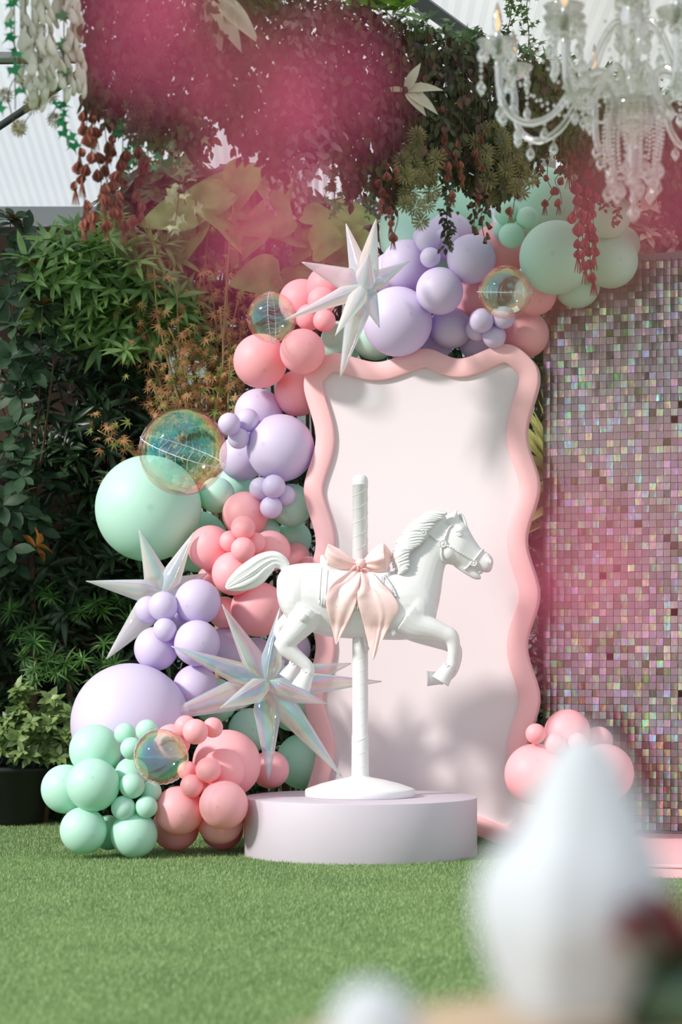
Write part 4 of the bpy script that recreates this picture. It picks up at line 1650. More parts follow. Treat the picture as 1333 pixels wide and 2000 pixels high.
# pole wrapped with tape, and the domed base
prp = [(0, 0.0)]
z0 = PZ
zt = CAMH - (927 - HOR) * HS
rp = 15.2 * HS
prof = [(rp * 1.14, z0 + 0.088), (rp * 1.12, z0 + 0.10), (rp * 1.10, z0 + 0.20), (rp * 1.08, z0 + 0.30), (rp * 1.02, z0 + 0.305), (rp * 1.0, z0 + 0.8), (rp * 0.97, zt - 0.053), (rp * 1.02, zt - 0.052), (rp * 1.03, zt - 0.046), (rp * 1.0, zt - 0.044),
        (rp * 1.02, zt - 0.034), (rp * 1.0, zt - 0.03), (rp * .93, zt - 0.016), (rp * .72, zt - 0.006), (rp * .4, zt - 0.001), (0, zt)]
V, F = lathe(prof, 32, (HX, HY, 0))
pole = part('pole', V, F, M_WRAP, horse)
hel = []
turns = 21
for k in range(turns * 24):
    a = 2 * math.pi * k / 24
    t = k / (turns * 24)
    z = z0 + 0.11 + (zt - 0.06 - z0 - 0.11) * t + 0.020 * math.cos(a - 1.0)
    rr_ = rp * (1.12 if z < z0 + .30 else 1.015)
    hel.append(Vector((HX + math.cos(a) * rr_, HY + math.sin(a) * rr_, z)))
V, F = tube(hel, 0.0008, 5)
part('tape_edge', V, F, M_WRAP, pole)
br = 108 * HS
prof = [(0, PZ + 0.0005), (br * .99, PZ + 0.0005), (br, PZ + 0.004), (br, PZ + 0.030), (br * .985, PZ + 0.037), (br * .95, PZ + 0.041), (br * .72, PZ + 0.063), (br * .45, PZ + 0.082), (br * .22, PZ + 0.094), (br * .165, PZ + 0.100), (br * .15, PZ + 0.108), (0, PZ + 0.108)]
V, F = lathe(prof, 96, (HX, HY, 0))
part('domed_base', V, F, M_WHITE, horse)
# loose tape ends under the belly
mb = MB()
for (pts, w) in ((((700, 1222), (701, 1246), (706, 1262), (711, 1274)), 3.0), (((712, 1215), (713, 1245), (716, 1272)), 5.0), (((722, 1225), (722, 1250), (720, 1270)), 2.5)):
    C2 = crom(pts, 5)
    n0 = len(mb.v)
    V, F = [], []
    for i, (x, y) in enumerate(C2):
        t = i / (len(C2) - 1)
        ww = w * (1 - 0.5 * t)
        V += [H(x - ww, y, 17.5), H(x + ww, y, 18.5), H(x + ww, y, 17.9), H(x - ww, y, 16.9)]
    for i in range(len(C2) - 1):
        a = 4 * i
        for k in range(4):
            F.append((a + k, a + (k + 1) % 4, a + 4 + (k + 1) % 4, a + 4 + k))
    mb.add(V, F)
part('tape_end', *mb.out(), M_WRAP, horse)

# ------------------------------------------------------------------ ribbon bow tied round the pole
bow = empty('ribbon_bow', H(706, 1290, 40), 'large pale pink fabric bow with pointed tails tied round the pole', 'bow')


def cloth(left, right, dep, wr, name, n=26, m=18, seed=0, thick=0.004, label=None):
    """sheet between a left and a right edge curve (drawing units) with depth function dep(u, v) and wrinkles"""
    A = crom(left, 8)
    Bv = crom(right, 8)

    def samp(C, t):
        f = t * (len(C) - 1)
        i = min(int(f), len(C) - 2)
        return C[i] + (C[i + 1] - C[i]) * (f - i)
    V, F = [], []
    for i in range(n + 1):
        u = i / n
        a, b = samp(A, u), samp(Bv, u)
        for j in range(m + 1):
            v = j / m
            p = a + (b - a) * v
            d = dep(u, v, p) + wr(u, v)
            V.append(H(p[0], p[1], d))
    for i in range(n):
        for j in range(m):
            a = i * (m + 1) + j
            F.append((a, a + m + 1, a + m + 2, a + 1))
    o = part(name, V, F, M_BOW, bow)
    md = o.modifiers.new('thickness', 'SOLIDIFY')
    md.thickness = thick
    md.offset = 0
    md = o.modifiers.new('soft', 'SUBSURF')
    md.levels = 1
    md.render_levels = 1
    if label:
        o['label'] = label
    return o


def on_body(p, lift, fall):
    hit, nn = surf(p[0], p[1], 0, False, fall)
    return (HY - hit.y) / HS + lift


# loops: front and back sheet of each loop
for front in (True, False):
    s = 1 if front else -0.25
    cloth([(697, 1097), (684, 1088), (668, 1076), (655, 1069), (642, 1063)], [(697, 1106), (682, 1113), (664, 1115), (650, 1112), (640, 1107)],
          lambda u, v, p: 23 + (24 if front else 4) * math.sin(u * math.pi * 0.62) * math.sin(v * math.pi * .94 + .1), lambda u, v: s * (1 - u * 0.7) * 5.0 * math.sin(v * 15 + u * 3) * (0.3 + u), 'bow_loop')
    cloth([(711, 1095), (722, 1080), (735, 1069), (748, 1060)], [(711, 1108), (724, 1114), (738, 1118), (754, 1118)],
          lambda u, v, p: 23 + (26 if front else 4) * math.sin(u * math.pi * 0.60) * math.sin(v * math.pi * .94 + .1), lambda u, v: s * (1 - u * 0.75) * 5.4 * math.sin(v * 17 - u * 2) * (0.3 + u), 'bow_loop')
    # outer turn of the loops
cloth([(642, 1063), (637, 1076), (634, 1087)], [(640, 1107), (641, 1100), (643, 1094)], lambda u, v, p: 34 - 12 * u, lambda u, v: 0, 'bow_loop', 8, 12)
cloth([(748, 1060), (757, 1070), (765, 1080)], [(754, 1118), (759, 1108), (764, 1098)], lambda u, v, p: 34 - 12 * u, lambda u, v: 1.5 * math.sin(v * 9), 'bow_loop', 8, 12)
# tails
cloth([(694, 1104), (676, 1121), (652, 1140), (640, 1158), (637, 1181), (646, 1215), (656, 1259)], [(703, 1112), (704, 1124), (702, 1142), (699, 1160), (696, 1178), (684, 1208), (657, 1260)],
      lambda u, v, p: max(on_body(p, 6, 30), 20 + 30 * min(1, u * 3)), lambda u, v: 6.5 * math.exp(-((u - 0.40) / 0.20) ** 2) * math.cos(v * 6.5 + .4) + 3.2 * math.sin(v * 12 + u * 10) * (1 - u) ** .6 + 1.6 * math.sin(u * 34 + v * 5) * max(0, .4 - v) * (u > .3), 'bow_tail', 34, 20)
cloth([(704, 1112), (701, 1136), (698, 1160), (699, 1180), (709, 1216), (719, 1258), (728, 1288)], [(714, 1110), (730, 1122), (744, 1140), (762, 1157), (778, 1188), (760, 1222), (729, 1289)],
      lambda u, v, p: max(on_body(p, 7, 30), 20 + 32 * min(1, u * 3)), lambda u, v: 8.0 * math.exp(-((u - 0.36) / 0.14) ** 2) * math.sin(v * 7.0 + .4) + 3.2 * math.sin(v * 10 - u * 9) * (1 - u) ** .6 + 1.6 * math.sin(u * 36 + v * 5) * max(0, .4 - v) * (u > .3) + 2.5 * math.exp(-((v - .55 + .3 * (u - .6)) / .05) ** 2) * (u > .35), 'bow_tail', 34, 20)
# knot and the band round the pole
mb = MB()
V, F = sphere((0, 0, 0), 1, 22, 16)
mb.add([H(704, 1101, 26) + Vector((v.x * 9.5 * HS * (1 + .06 * math.sin(v.z * 9)), v.y * 9 * HS, v.z * 10 * HS)) * (1 + 0.07 * math.cos(6 * math.atan2(v.x, v.z) + 2)) for v in V], F)
part('knot', *mb.out(), M_BOW, bow)
ring = []
for k in range(40):
    a = 2 * math.pi * k / 40
    ring.append(Vector((HX + math.cos(a) * 17.5 * HS, HY + math.sin(a) * 17.5 * HS, H(704, 1103).z)))
V, F = tube(ring, 3.5 * HS, 8, False, True, prof=lambda a, t: 1 + .3 * abs(math.sin(a)))
part('band', V, F, M_BOW, bow)
# ------------------------------------------------------------------ leaves
def leaf_mat(name, c1, c2, back=None, rough=0.38, trans=0.28, tcol=None, scale=9.0, spec=0.5):
    m, nt, out = newmat(name)
    N, L = nt.nodes, nt.links
    b = N.new('ShaderNodeBsdfPrincipled')
    b.inputs['Roughness'].default_value = rough
    b.inputs['Specular IOR Level'].default_value = spec
    geo = N.new('ShaderNodeNewGeometry')
    nz = N.new('ShaderNodeTexNoise')
    nz.inputs['Scale'].default_value = scale
    nz.inputs['Detail'].default_value = 3
    L.new(geo.outputs['Position'], nz.inputs['Vector'])
    rp = N.new('ShaderNodeValToRGB')
    rp.color_ramp.elements[0].position = 0.33
    rp.color_ramp.elements[1].position = 0.67
    rp.color_ramp.elements[0].color = c1
    rp.color_ramp.elements[1].color = c2
    L.new(nz.outputs['Fac'], rp.inputs['Fac'])
    col = rp.outputs['Color']
    if back is not None:
        mx = N.new('ShaderNodeMixRGB')
        L.new(geo.outputs['Backfacing'], mx.inputs[0])
        L.new(col, mx.inputs[1])
        mx.inputs[2].default_value = back
        col = mx.outputs[0]
    L.new(col, b.inputs['Base Color'])
    t = N.new('ShaderNodeBsdfTranslucent')
    if tcol is None:
        L.new(col, t.inputs['Color'])
    else:
        t.inputs['Color'].default_value = tcol
    ms = N.new('ShaderNodeMixShader')
    ms.inputs[0].default_value = trans
    L.new(b.outputs[0], ms.inputs[1])
    L.new(t.outputs[0], ms.inputs[2])
    L.new(ms.outputs[0], out.inputs[0])
    return m


def leaf_tpl(width=0.3, rows=5, fold=0.12, curl=0.25, shape='lance', wave=0.0):
    """unit leaf along +Y, face +Z"""
    V, F = [], []
    for i in range(rows + 1):
        t = i / rows
        if shape == 'lance':
            w = width * math.sin(math.pi * (t ** 0.8)) ** 0.9 if 0 < t < 1 else 0.004
        elif shape == 'obov':
            w = width * math.sin(math.pi * (t ** 1.25)) ** 0.8 if 0 < t < 1 else 0.004
        elif shape == 'heart':
            w = width * (math.sin(math.pi * min(1, t * 0.93 + 0.07) ** 0.62)) ** 0.8 if t < 1 else 0.004
        elif shape == 'strap':
            w = width * (1 - t ** 3) if t > 0.05 else width * .6
        else:
            w = width
        z = -curl * t * t
        e = fold * w / max(width, 1e-6)
        wv = wave * math.sin(t * 12)
        V += [(-w, t, z + e + wv), (0, t, z), (w, t, z + e - wv)]
    for i in range(rows):
        a = 3 * i
        F += [(a, a + 1, a + 4, a + 3), (a + 1, a + 2, a + 5, a + 4)]
    return np.array(V), np.array(F)


def lobed_tpl(tips, depth=0.45, curl=0.2):
    """palmate / ivy leaf as a fan: tips = list of (angle deg from +Y, length); always quads by splitting lobes"""
    V = [(0, 0, 0)]
    F = []
    for k, (a, l) in enumerate(tips):
        a = math.radians(a)
        for da, rr in ((-0.20, depth), (-0.09, l * 0.62), (0, l), (0.09, l * 0.62)):
            ang = a + da * (1.0 if da else 1)
            r = rr
            V.append((math.sin(ang) * r, math.cos(ang) * r + 0.0, -curl * r * r))
    n = len(tips)
    for k in range(n):
        b = 1 + 4 * k
        nxt = 1 + 4 * ((k + 1) % n)
        F.append((0, b, b + 1, b + 3))
        F.append((b + 1, b + 2, b + 3, b + 3))
        if k < n - 1:
            F.append((0, b + 3, nxt, nxt))
    # collapse degenerate quads into triangles list
    FT = []
    for f in F:
        if f[2] == f[3]:
            FT.append((f[0], f[1], f[2]))
        else:
            FT.append((f[0], f[1], f[2]))
            FT.append((f[0], f[2], f[3]))
    return np.array(V, dtype=float), np.array(FT)


T_LANCE = leaf_tpl(0.105, 5, 0.05, 0.22)
T_BROAD = leaf_tpl(0.24, 5, 0.05, 0.25, 'obov')
T_NARROW = leaf_tpl(0.065, 4, 0.02, 0.35)
T_SMALL = leaf_tpl(0.26, 3, 0.06, 0.2)
T_STRAP = leaf_tpl(0.045, 6, 0.02, 0.45, 'strap')
T_IVY = lobed_tpl([(-125, .55), (-62, .85), (0, 1.0), (62, .85), (125, .55)], 0.42, 0.15)
T_MAPLE = lobed_tpl([(-120, .5), (-75, .8), (-36, .95), (0, 1.0), (36, .95), (75, .8), (120, .5)], 0.26, 0.25)


def rotm(d, up, roll=0.0):
    """matrix with +Y along d and +Z near up"""
    d = Vector(d).normalized()
    z = Vector(up) - d * Vector(up).dot(d)
    if z.length < 1e-4:
        z = d.orthogonal()
    z.normalize()
    x = d.cross(z)
    M = Matrix((x, d, z)).transposed()
    if roll:
        M = M @ Matrix.Rotation(roll, 3, 'Y')
    return M


def scatter(tpl, xf):
    """xf: list of (pos, matrix3, scale) -> combined arrays"""
    V, F = tpl
    n = len(xf)
    Ms = np.array([np.array(m) * s for (_, m, s) in xf])
    Ps = np.array([tuple(p) for (p, _, _) in xf])
    VV = np.einsum('nij,vj->nvi', Ms, V) + Ps[:, None, :]
    FF = F[None, :, :] + (np.arange(n) * len(V))[:, None, None]
    return VV.reshape(-1, 3), FF.reshape(-1, F.shape[1])


LEAFMESH = {}


def plant_leaves(root, tpl, mat, xf, K, key, name='leaf', stuff='foliage'):
    """K frontmost leaves as single parts with shared mesh data, the others as one stuff part"""
    if not xf:
        return
    def front(i):
        p = xf[i][0]
        return p[1] - 0.2 * xf[i][2]
    idx = sorted(range(len(xf)), key=front)
    ones = idx[:K]
    rest = idx[K:]
    if key not in LEAFMESH:
        me = fastmesh(key, tpl[0], tpl[1])
        me.materials.append(mat)
        LEAFMESH[key] = me
    org = ORG[root.name]
    for i in ones:
        p, m, s = xf[i]
        o = link(name, LEAFMESH[key], None, root)
        o.matrix_local = Matrix.Translation(Vector(p) - org) @ (Matrix(m).to_4x4() @ Matrix.Scale(s, 4))
    if rest:
        V, F = scatter(tpl, [xf[i] for i in rest])
        part(stuff, V, F, mat, root, kind='stuff')


def whorl(p, axis, n, L, elev, rr, spread=0.25):
    """leaves radiating round a shoot tip"""
    axis = Vector(axis).normalized()
    u = axis.orthogonal().normalized()
    w = axis.cross(u)
    out = []
    a0 = rr.random() * 6.28
    for k in range(n):
        a = a0 + k * 2.39996
        e = elev * (1 - 0.75 * k / n) + rr.gauss(0, 0.12)
        d = (u * math.cos(a) + w * math.sin(a)) * math.cos(e) + axis * math.sin(e)
        s = L * rr.uniform(0.7, 1.1)
        out.append((Vector(p) + axis * (0.02 * (n - k) / n), rotm(d, axis + Vector((0, -0.15, 0.25)), rr.gauss(0, spread)), s))
    return out


def shrub(name, label, group, tpl, mat, stem_mat, regions, L, nper, elev, K, seed, key, tilt=0.5, cat='shrub', ground=None, Lvar=0.15, base=None):
    """regions: (px, py, Y, rx px, ry px, depth m, count) ellipses in the picture that the crown fills"""
    rr = random.Random(seed)
    tips = []
    for (px, py, Y, rx, ry, dp, cnt) in regions:
        for _ in range(cnt):
            while True:
                a, b = rr.uniform(-1, 1), rr.uniform(-1, 1)
                if a * a + b * b <= 1:
                    break
            yy = Y + abs(rr.gauss(0, 0.5)) * dp + rr.uniform(0, 0.12)
            if ((px + a * rx - 375) / 82) ** 2 + ((py + b * ry - 738) / 66) ** 2 < 1:
                continue          # an opening in the hedge
            p = P(px + a * rx, py + b * ry, yy)
            if p.z < 0.05:
                p.z = 0.05 + rr.random() * 0.1
            tips.append((p, Vector((a * 0.6 + rr.gauss(0, .35), -0.75 + rr.gauss(0, .3), 0.8 * tilt - b * 0.5 + rr.gauss(0, .35) + 0.35))))
    cx = sum(t[0].x for t in tips) / len(tips)
    cy = max(t[0].y for t in tips)
    g = Vector((cx, cy, 0)) if base is None else Vector(base)
    root = empty(name, g, label, cat, group)
    xf = []
    for p, ax in tips:
        xf += whorl(p, ax, nper + rr.randint(-1, 1), L * rr.uniform(1 - Lvar, 1 + Lvar), elev, rr)
    plant_leaves(root, tpl, mat, xf, K, key)
    mb = MB()
    trunk_top = Vector((cx, cy, max(0.4, min(t[0].z for t in tips) + 0.3)))
    mb.tube([g, g.lerp(trunk_top, 0.5) + Vector((0.03, 0, 0)), trunk_top], [0.03, 0.026, 0.02], 7)
    for p, ax in tips[::3]:
        q = trunk_top.lerp(p, 0.45) + Vector((0, 0.08, -0.05))
        mb.tube([trunk_top, q, p], [0.012, 0.007, 0.003], 5)
    part('stem', *mb.out(), stem_mat, root)
    return root


M_BARK = pbr('bark', lin(92, 70, 52), 0.85, var=0.2, scale=20, bump=0.3, bscale=50)
M_TWIG = pbr('twig', lin(150, 126, 84), 0.7, var=0.15, scale=20)
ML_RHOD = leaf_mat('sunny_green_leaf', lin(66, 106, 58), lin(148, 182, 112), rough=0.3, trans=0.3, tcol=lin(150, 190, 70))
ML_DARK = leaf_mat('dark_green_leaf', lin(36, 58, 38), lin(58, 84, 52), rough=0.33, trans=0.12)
ML_MAGN = leaf_mat('magnolia_leaf', lin(32, 56, 38), lin(56, 82, 56), back=lin(128, 82, 38), rough=0.5, trans=0.08, spec=0.25)
ML_FINE = leaf_mat('fine_green_leaf', lin(28, 62, 26), lin(92, 140, 62), rough=0.4, trans=0.25)
ML_PALE = leaf_mat('pale_variegated_leaf', lin(84, 112, 56), lin(160, 182, 116), rough=0.45, trans=0.2)
ML_MAPB = leaf_mat('dry_maple_leaf', lin(132, 84, 50), lin(196, 150, 98), rough=0.7, trans=0.3)
ML_MAPG = leaf_mat('green_maple_leaf', lin(88, 112, 52), lin(168, 170, 84), rough=0.6, trans=0.35)
ML_BIG = leaf_mat('big_soft_leaf', lin(96, 128, 64), lin(168, 190, 118), rough=0.5, trans=0.4, tcol=lin(190, 205, 110))
ML_PALM = leaf_mat('yellow_palm_leaf', lin(150, 150, 80), lin(206, 200, 130), rough=0.5, trans=0.3)
ML_RED = leaf_mat('hazed_hedge_leaf', lin(186, 160, 140), lin(236, 222, 204), rough=0.5, trans=0.25)  # pink blossom haze is painted into these pale leaves

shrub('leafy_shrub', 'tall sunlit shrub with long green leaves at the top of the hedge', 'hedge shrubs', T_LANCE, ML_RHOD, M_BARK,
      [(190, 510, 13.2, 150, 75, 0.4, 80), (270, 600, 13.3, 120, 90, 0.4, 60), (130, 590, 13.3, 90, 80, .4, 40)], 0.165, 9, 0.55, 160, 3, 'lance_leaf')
shrub('leafy_shrub', 'dark glossy shrub with rusty leaf backs at the hedge end', 'hedge shrubs', T_BROAD, ML_MAGN, M_BARK,
      [(40, 640, 13.2, 75, 150, 0.4, 24), (30, 980, 13.2, 60, 150, .4, 22), (10, 470, 13.6, 40, 40, .3, 5)], 0.15, 7, 0.6, 150, 5, 'broad_leaf')
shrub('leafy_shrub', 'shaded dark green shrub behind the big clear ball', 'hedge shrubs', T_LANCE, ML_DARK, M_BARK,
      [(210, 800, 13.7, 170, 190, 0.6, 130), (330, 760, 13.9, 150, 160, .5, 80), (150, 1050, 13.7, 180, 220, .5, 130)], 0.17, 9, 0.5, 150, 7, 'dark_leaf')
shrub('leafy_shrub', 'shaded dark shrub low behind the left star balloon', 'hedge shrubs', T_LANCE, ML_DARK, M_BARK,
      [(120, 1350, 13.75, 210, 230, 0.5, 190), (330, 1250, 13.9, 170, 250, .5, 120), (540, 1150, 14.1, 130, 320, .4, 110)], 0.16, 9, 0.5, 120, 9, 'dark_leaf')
shrub('fine_leaved_shrub', 'bright fine needle-leaved shrub beside the left star spikes', 'hedge shrubs', T_NARROW, ML_FINE, M_BARK,
      [(135, 1285, 13.35, 90, 70, 0.25, 18), (60, 1200, 13.45, 60, 50, .3, 9), (190, 1220, 13.5, 60, 60, .2, 8)], 0.10, 20, 0.5, 220, 13, 'needle_leaf')
shrub('variegated_shrub', 'low pale variegated shrub in front of the dark hedge', 'hedge shrubs', T_SMALL, ML_PALE, M_BARK,
      [(60, 1415, 13.2, 80, 70, 0.25, 60), (115, 1440, 13.3, 40, 50, .2, 22)], 0.075, 8, 0.6, 200, 15, 'pale_leaf')
shrub('leafy_shrub', 'dark undergrowth shrub at the edge of the turf', 'hedge shrubs', T_LANCE, ML_DARK, M_BARK,
      [(60, 1555, 13.65, 130, 60, 0.25, 60), (250, 1540, 13.9, 140, 70, .2, 40), (450, 1500, 14.1, 120, 120, .2, 50), (930, 1500, 14.2, 200, 160, .2, 50)], 0.13, 8, 0.5, 60, 17, 'dark_leaf')
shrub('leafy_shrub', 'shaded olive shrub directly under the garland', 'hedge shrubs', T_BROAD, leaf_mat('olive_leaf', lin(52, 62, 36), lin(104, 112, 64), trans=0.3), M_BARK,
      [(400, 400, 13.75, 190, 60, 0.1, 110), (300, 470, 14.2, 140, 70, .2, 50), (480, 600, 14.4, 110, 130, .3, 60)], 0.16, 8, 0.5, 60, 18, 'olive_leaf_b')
# unseen tree added left of the view to shade the hedge in view
shrub('unseen_shade_tree', 'unseen dense tree added beyond the planting to shade the hedge', 'hedge shrubs', T_BROAD, ML_DARK, M_BARK,
      [(-420, 1150, 12.9, 170, 520, 1.2, 330), (-640, 1000, 13.0, 200, 560, 1.0, 260), (-300, 900, 13.6, 90, 300, .6, 130)], 0.24, 8, 0.5, 0, 19, 'shade_tree_leaf', cat='tree')
# shrubs behind the panel and the sequin wall
shrub('leafy_shrub', 'dark shrub behind the gap between panel and sequin wall', 'hedge shrubs', T_LANCE, ML_DARK, M_BARK,
      [(1060, 900, 13.9, 100, 300, 0.4, 120), (1060, 1250, 14.0, 100, 200, .4, 60), (760, 560, 14.0, 220, 180, .4, 110)], 0.17, 8, 0.5, 30, 21, 'dark_leaf')
shrub('hazed_hedge', 'pale hedge with pink haze painted into its leaves, rising above the sequin wall', None, T_SMALL, ML_RED, M_BARK,
      [(1270, 450, 13.0, 130, 90, 0.4, 160), (1330, 330, 13.3, 130, 110, .4, 130), (1180, 330, 13.6, 100, 90, .3, 70), (1400, 500, 13.0, 100, 80, .3, 60)], 0.09, 9, 0.4, 260, 23, 'hazed_leaf', cat='hedge')

# Japanese maple with dry brown leaves
def maple():
    rr = random.Random(31)
    base = P(400, 1560, 13.55)
    base.z = 0
    root = empty('japanese_maple', base, 'slender maple with dry brown and yellow-green leaves above the clear ball', 'tree')
    mb = MB()
    xb, xg = [], []
    ends = [(300, 520), (345, 560), (400, 500), (440, 470), (330, 640), (270, 640), (380, 640), (430, 600), (470, 560), (400, 720), (350, 740), (300, 760), (450, 700), (455, 800), (300, 850), (250, 560), (420, 840), (370, 830), (330, 690), (470, 640), (410, 420), (455, 400), (260, 900), (190, 840)]
    hub = P(420, 1000, 13.55)
    mb.tube([base, P(430, 1300, 13.6), hub], [0.03, 0.026, 0.02], 8)
    for k, (x, y) in enumerate(ends):
        Y = 13.3 + rr.uniform(-0.12, 0.25)
        e = P(x, y, Y)
        mid = P(x * 0.5 + 425 * 0.5 + rr.uniform(-15, 15), y * .45 + 1000 * .55, (Y + 13.5) / 2)
        mid2 = mid.lerp(e, 0.55) + Vector((rr.gauss(0, .03), 0, rr.gauss(0, .03)))
        path = [Vector(v) for v in crom([tuple(hub), tuple(mid), tuple(mid2), tuple(e)], 5)]
        mb.tube(path, [0.010 * (1 - t / len(path)) + 0.0025 for t in range(len(path))], 5)
        for j in range(46):
            t = rr.uniform(0.35, 1.0)
            q = path[min(len(path) - 1, int(t * (len(path) - 1)))] + Vector((rr.gauss(0, .075), rr.gauss(0, .05), rr.gauss(0, .06)))
            M = rotm((rr.gauss(0, 1), -0.3 + rr.gauss(0, .5), -0.6 + rr.gauss(0, .5)), (rr.gauss(0, .5), -0.8, 0.5), 0)
            (xg if rr.random() < 0.25 else xb).append((q, M, rr.uniform(0.035, 0.062)))
    part('branches', *mb.out(), M_TWIG, root)
    plant_leaves(root, T_MAPLE, ML_MAPB, xb, 150, 'dry_maple_leaf', 'leaf', 'dry_leaves')
    plant_leaves(root, T_MAPLE, ML_MAPG, xg, 120, 'green_maple_leaf', 'leaf', 'green_leaves')


maple()


# big soft-leaved climber behind the star
def big_leaf_plant():
    rr = random.Random(41)
    root = empty('large_leaved_plant', (0.0, 14.3, 0), 'tall plant with huge soft grey-green leaves under the garland', 'plant')
    spots = [(400, 400, 120, 200), (430, 380, 150, 130), (360, 470, 120, 235), (520, 430, 110, 170), (560, 455, 90, 120), (650, 460, 110, 70), (690, 420, 95, 40), (640, 500, 110, 150), (600, 480, 90, 200), (665, 510, 80, 110), (700, 470, 90, 100), (630, 425, 85, 20), (470, 360, 100, 250), (540, 370, 100, 300), (330, 420, 110, 150), (480, 470, 110, 220), (440, 440, 120, 100), (600, 540, 90, 250),
             (345, 590, 75, 80), (405, 690, 70, 30), (500, 540, 100, 160), (560, 560, 90, 200)]
    V, F = leaf_tpl(0.42, 9, 0.10, 0.30, 'heart', 0.012)
    me = fastmesh('big_leaf', V, F)
    me.materials.append(ML_BIG)
    mb = MB()
    org = ORG[root.name]
    for (x, y, s, ang) in spots:
        Y = 13.38 + rr.uniform(0, 0.25)
        c = P(x, y, Y)
        S = s * Y / FPX
        a = math.radians(ang)
        d = Vector((math.cos(a), -0.25, math.sin(a) * 0.6 - 0.35)).normalized()
        M = rotm(d, (rr.gauss(0, .35), -1.0, 0.75 + rr.gauss(0, .3)))
        o = link('leaf', me, None, root)
        b0 = c - d * (S * 0.5)
        o.matrix_local = Matrix.Translation(b0 - org) @ (M.to_4x4() @ Matrix.Scale(S, 4))
        g = Vector((c.x * 0.6, 14.35, 0.0))
        mb.tube([b0, b0.lerp(g, 0.25) + Vector((0, 0.12, 0.05)), g + Vector((0, 0, 0.5)), g], [0.008, 0.011, 0.014, 0.016], 6)
    part('stalks', *mb.out(), M_BARK, root)


big_leaf_plant()


def palm():
    rr = random.Random(51)
    base = P(1075, 1500, 13.4)
    base.z = 0
    root = empty('small_palm', base, 'yellow-green palm fronds showing between panel and sequin wall', 'palm')
    xf = []
    c = P(1110, 960, 13.4)
    for k in range(46):
        a = rr.uniform(1.6, 3.6)
        d = Vector((math.cos(a), -0.2 + rr.gauss(0, .15), math.sin(a) * 0.8))
        xf.append((c + Vector((rr.gauss(0, .04), rr.gauss(0, .04), rr.gauss(0, .06))), rotm(d, (0, -1, .5), rr.gauss(0, .2)), rr.uniform(0.35, 0.6)))
    plant_leaves(root, T_STRAP, ML_PALM, xf, 46, 'palm_leaflet', 'leaflet')
    mb = MB()
    mb.tube([base, base.lerp(c, .5) + Vector((.04, 0, 0)), c], [0.05, 0.04, 0.03], 9)
    part('trunk', *mb.out(), M_BARK, root)


palm()

# dark planter standing in the shade at the hedge end
pp = P(20, 1600, 13.6)
pp.z = 0
V, F = lathe([(0, 0.0), (0.17, 0.0), (0.19, 0.02), (0.23, 0.30), (0.245, 0.31), (0.245, 0.34), (0.22, 0.34), (0.20, 0.30), (0, 0.29)], 32, pp)
thing('plant_pot', V, F, pbr('black_pot', lin(26, 26, 26), 0.5, bump=.1, bscale=30), 'black plant pot in the shade at the end of the hedge', 'pot', base=pp)
# ------------------------------------------------------------------ hanging garland on a beam
ZB = 3.70


def beam_pt(x, dz=0.0, dy=0.0):
    return Vector((x, 10.07 + 1.1 * x + dy, ZB + dz))


def beam_at_px(px, dy=0.0):
    """beam point that projects to an image column"""
    k = (px - CX) / FPX
    # x = k*(Y) ; Y = 10.07+1.1x+dy
    x = k * (10.07 + dy) / (1 - 1.1 * k)
    return x


ML_GAR1 = leaf_mat('dusky_garland_leaf', lin(62, 44, 40), lin(112, 74, 60), rough=0.6, trans=0.25)
ML_GAR2 = leaf_mat('olive_garland_leaf', lin(40, 46, 26), lin(92, 96, 54), rough=0.55, trans=0.3)
ML_IVY = leaf_mat('ivy_leaf', lin(30, 62, 34), lin(92, 128, 66), rough=0.4, trans=0.3)
ML_JADE = leaf_mat('jade_ivy_leaf', lin(20, 110, 66), lin(44, 160, 100), rough=0.4, trans=0.3)
ML_PIVY = leaf_mat('pale_ivy_leaf', lin(140, 158, 122), lin(190, 200, 160), rough=0.5, trans=0.3)
M_HOP = leaf_mat('rust_hop_bract', lin(126, 66, 54), lin(178, 108, 88), rough=0.6, trans=0.3)
M_HOPR = leaf_mat('hazed_hop_bract', lin(170, 64, 78), lin(206, 104, 112), rough=0.6, trans=0.3)  # rust hops with the blossom's pink haze painted into the colour
M_STRAW = leaf_mat('straw_pod', lin(132, 124, 86), lin(190, 180, 136), rough=0.7, trans=0.2)
M_DUSKPOD = leaf_mat('dusky_pod', lin(90, 76, 66), lin(140, 120, 104), rough=0.7, trans=0.2)
M_WIST = leaf_mat('white_pod_petal', lin(222, 218, 204), lin(244, 240, 230), rough=0.6, trans=0.35)
M_EUC = leaf_mat('mauve_eucalyptus', lin(132, 108, 112), lin(176, 150, 150), rough=0.6, trans=0.25)
M_BELL = leaf_mat('brown_bell', lin(70, 48, 36), lin(112, 82, 62), rough=0.6, trans=0.15)
M_SILV = leaf_mat('silver_bell', lin(168, 150, 140), lin(212, 196, 186), rough=0.5, trans=0.15)
M_LILY = leaf_mat('cream_lily_petal', lin(196, 190, 166), lin(226, 218, 198), rough=0.5, trans=0.35)
M_VINE = pbr('vine_stem', lin(74, 60, 44), 0.8, var=.2, scale=20)

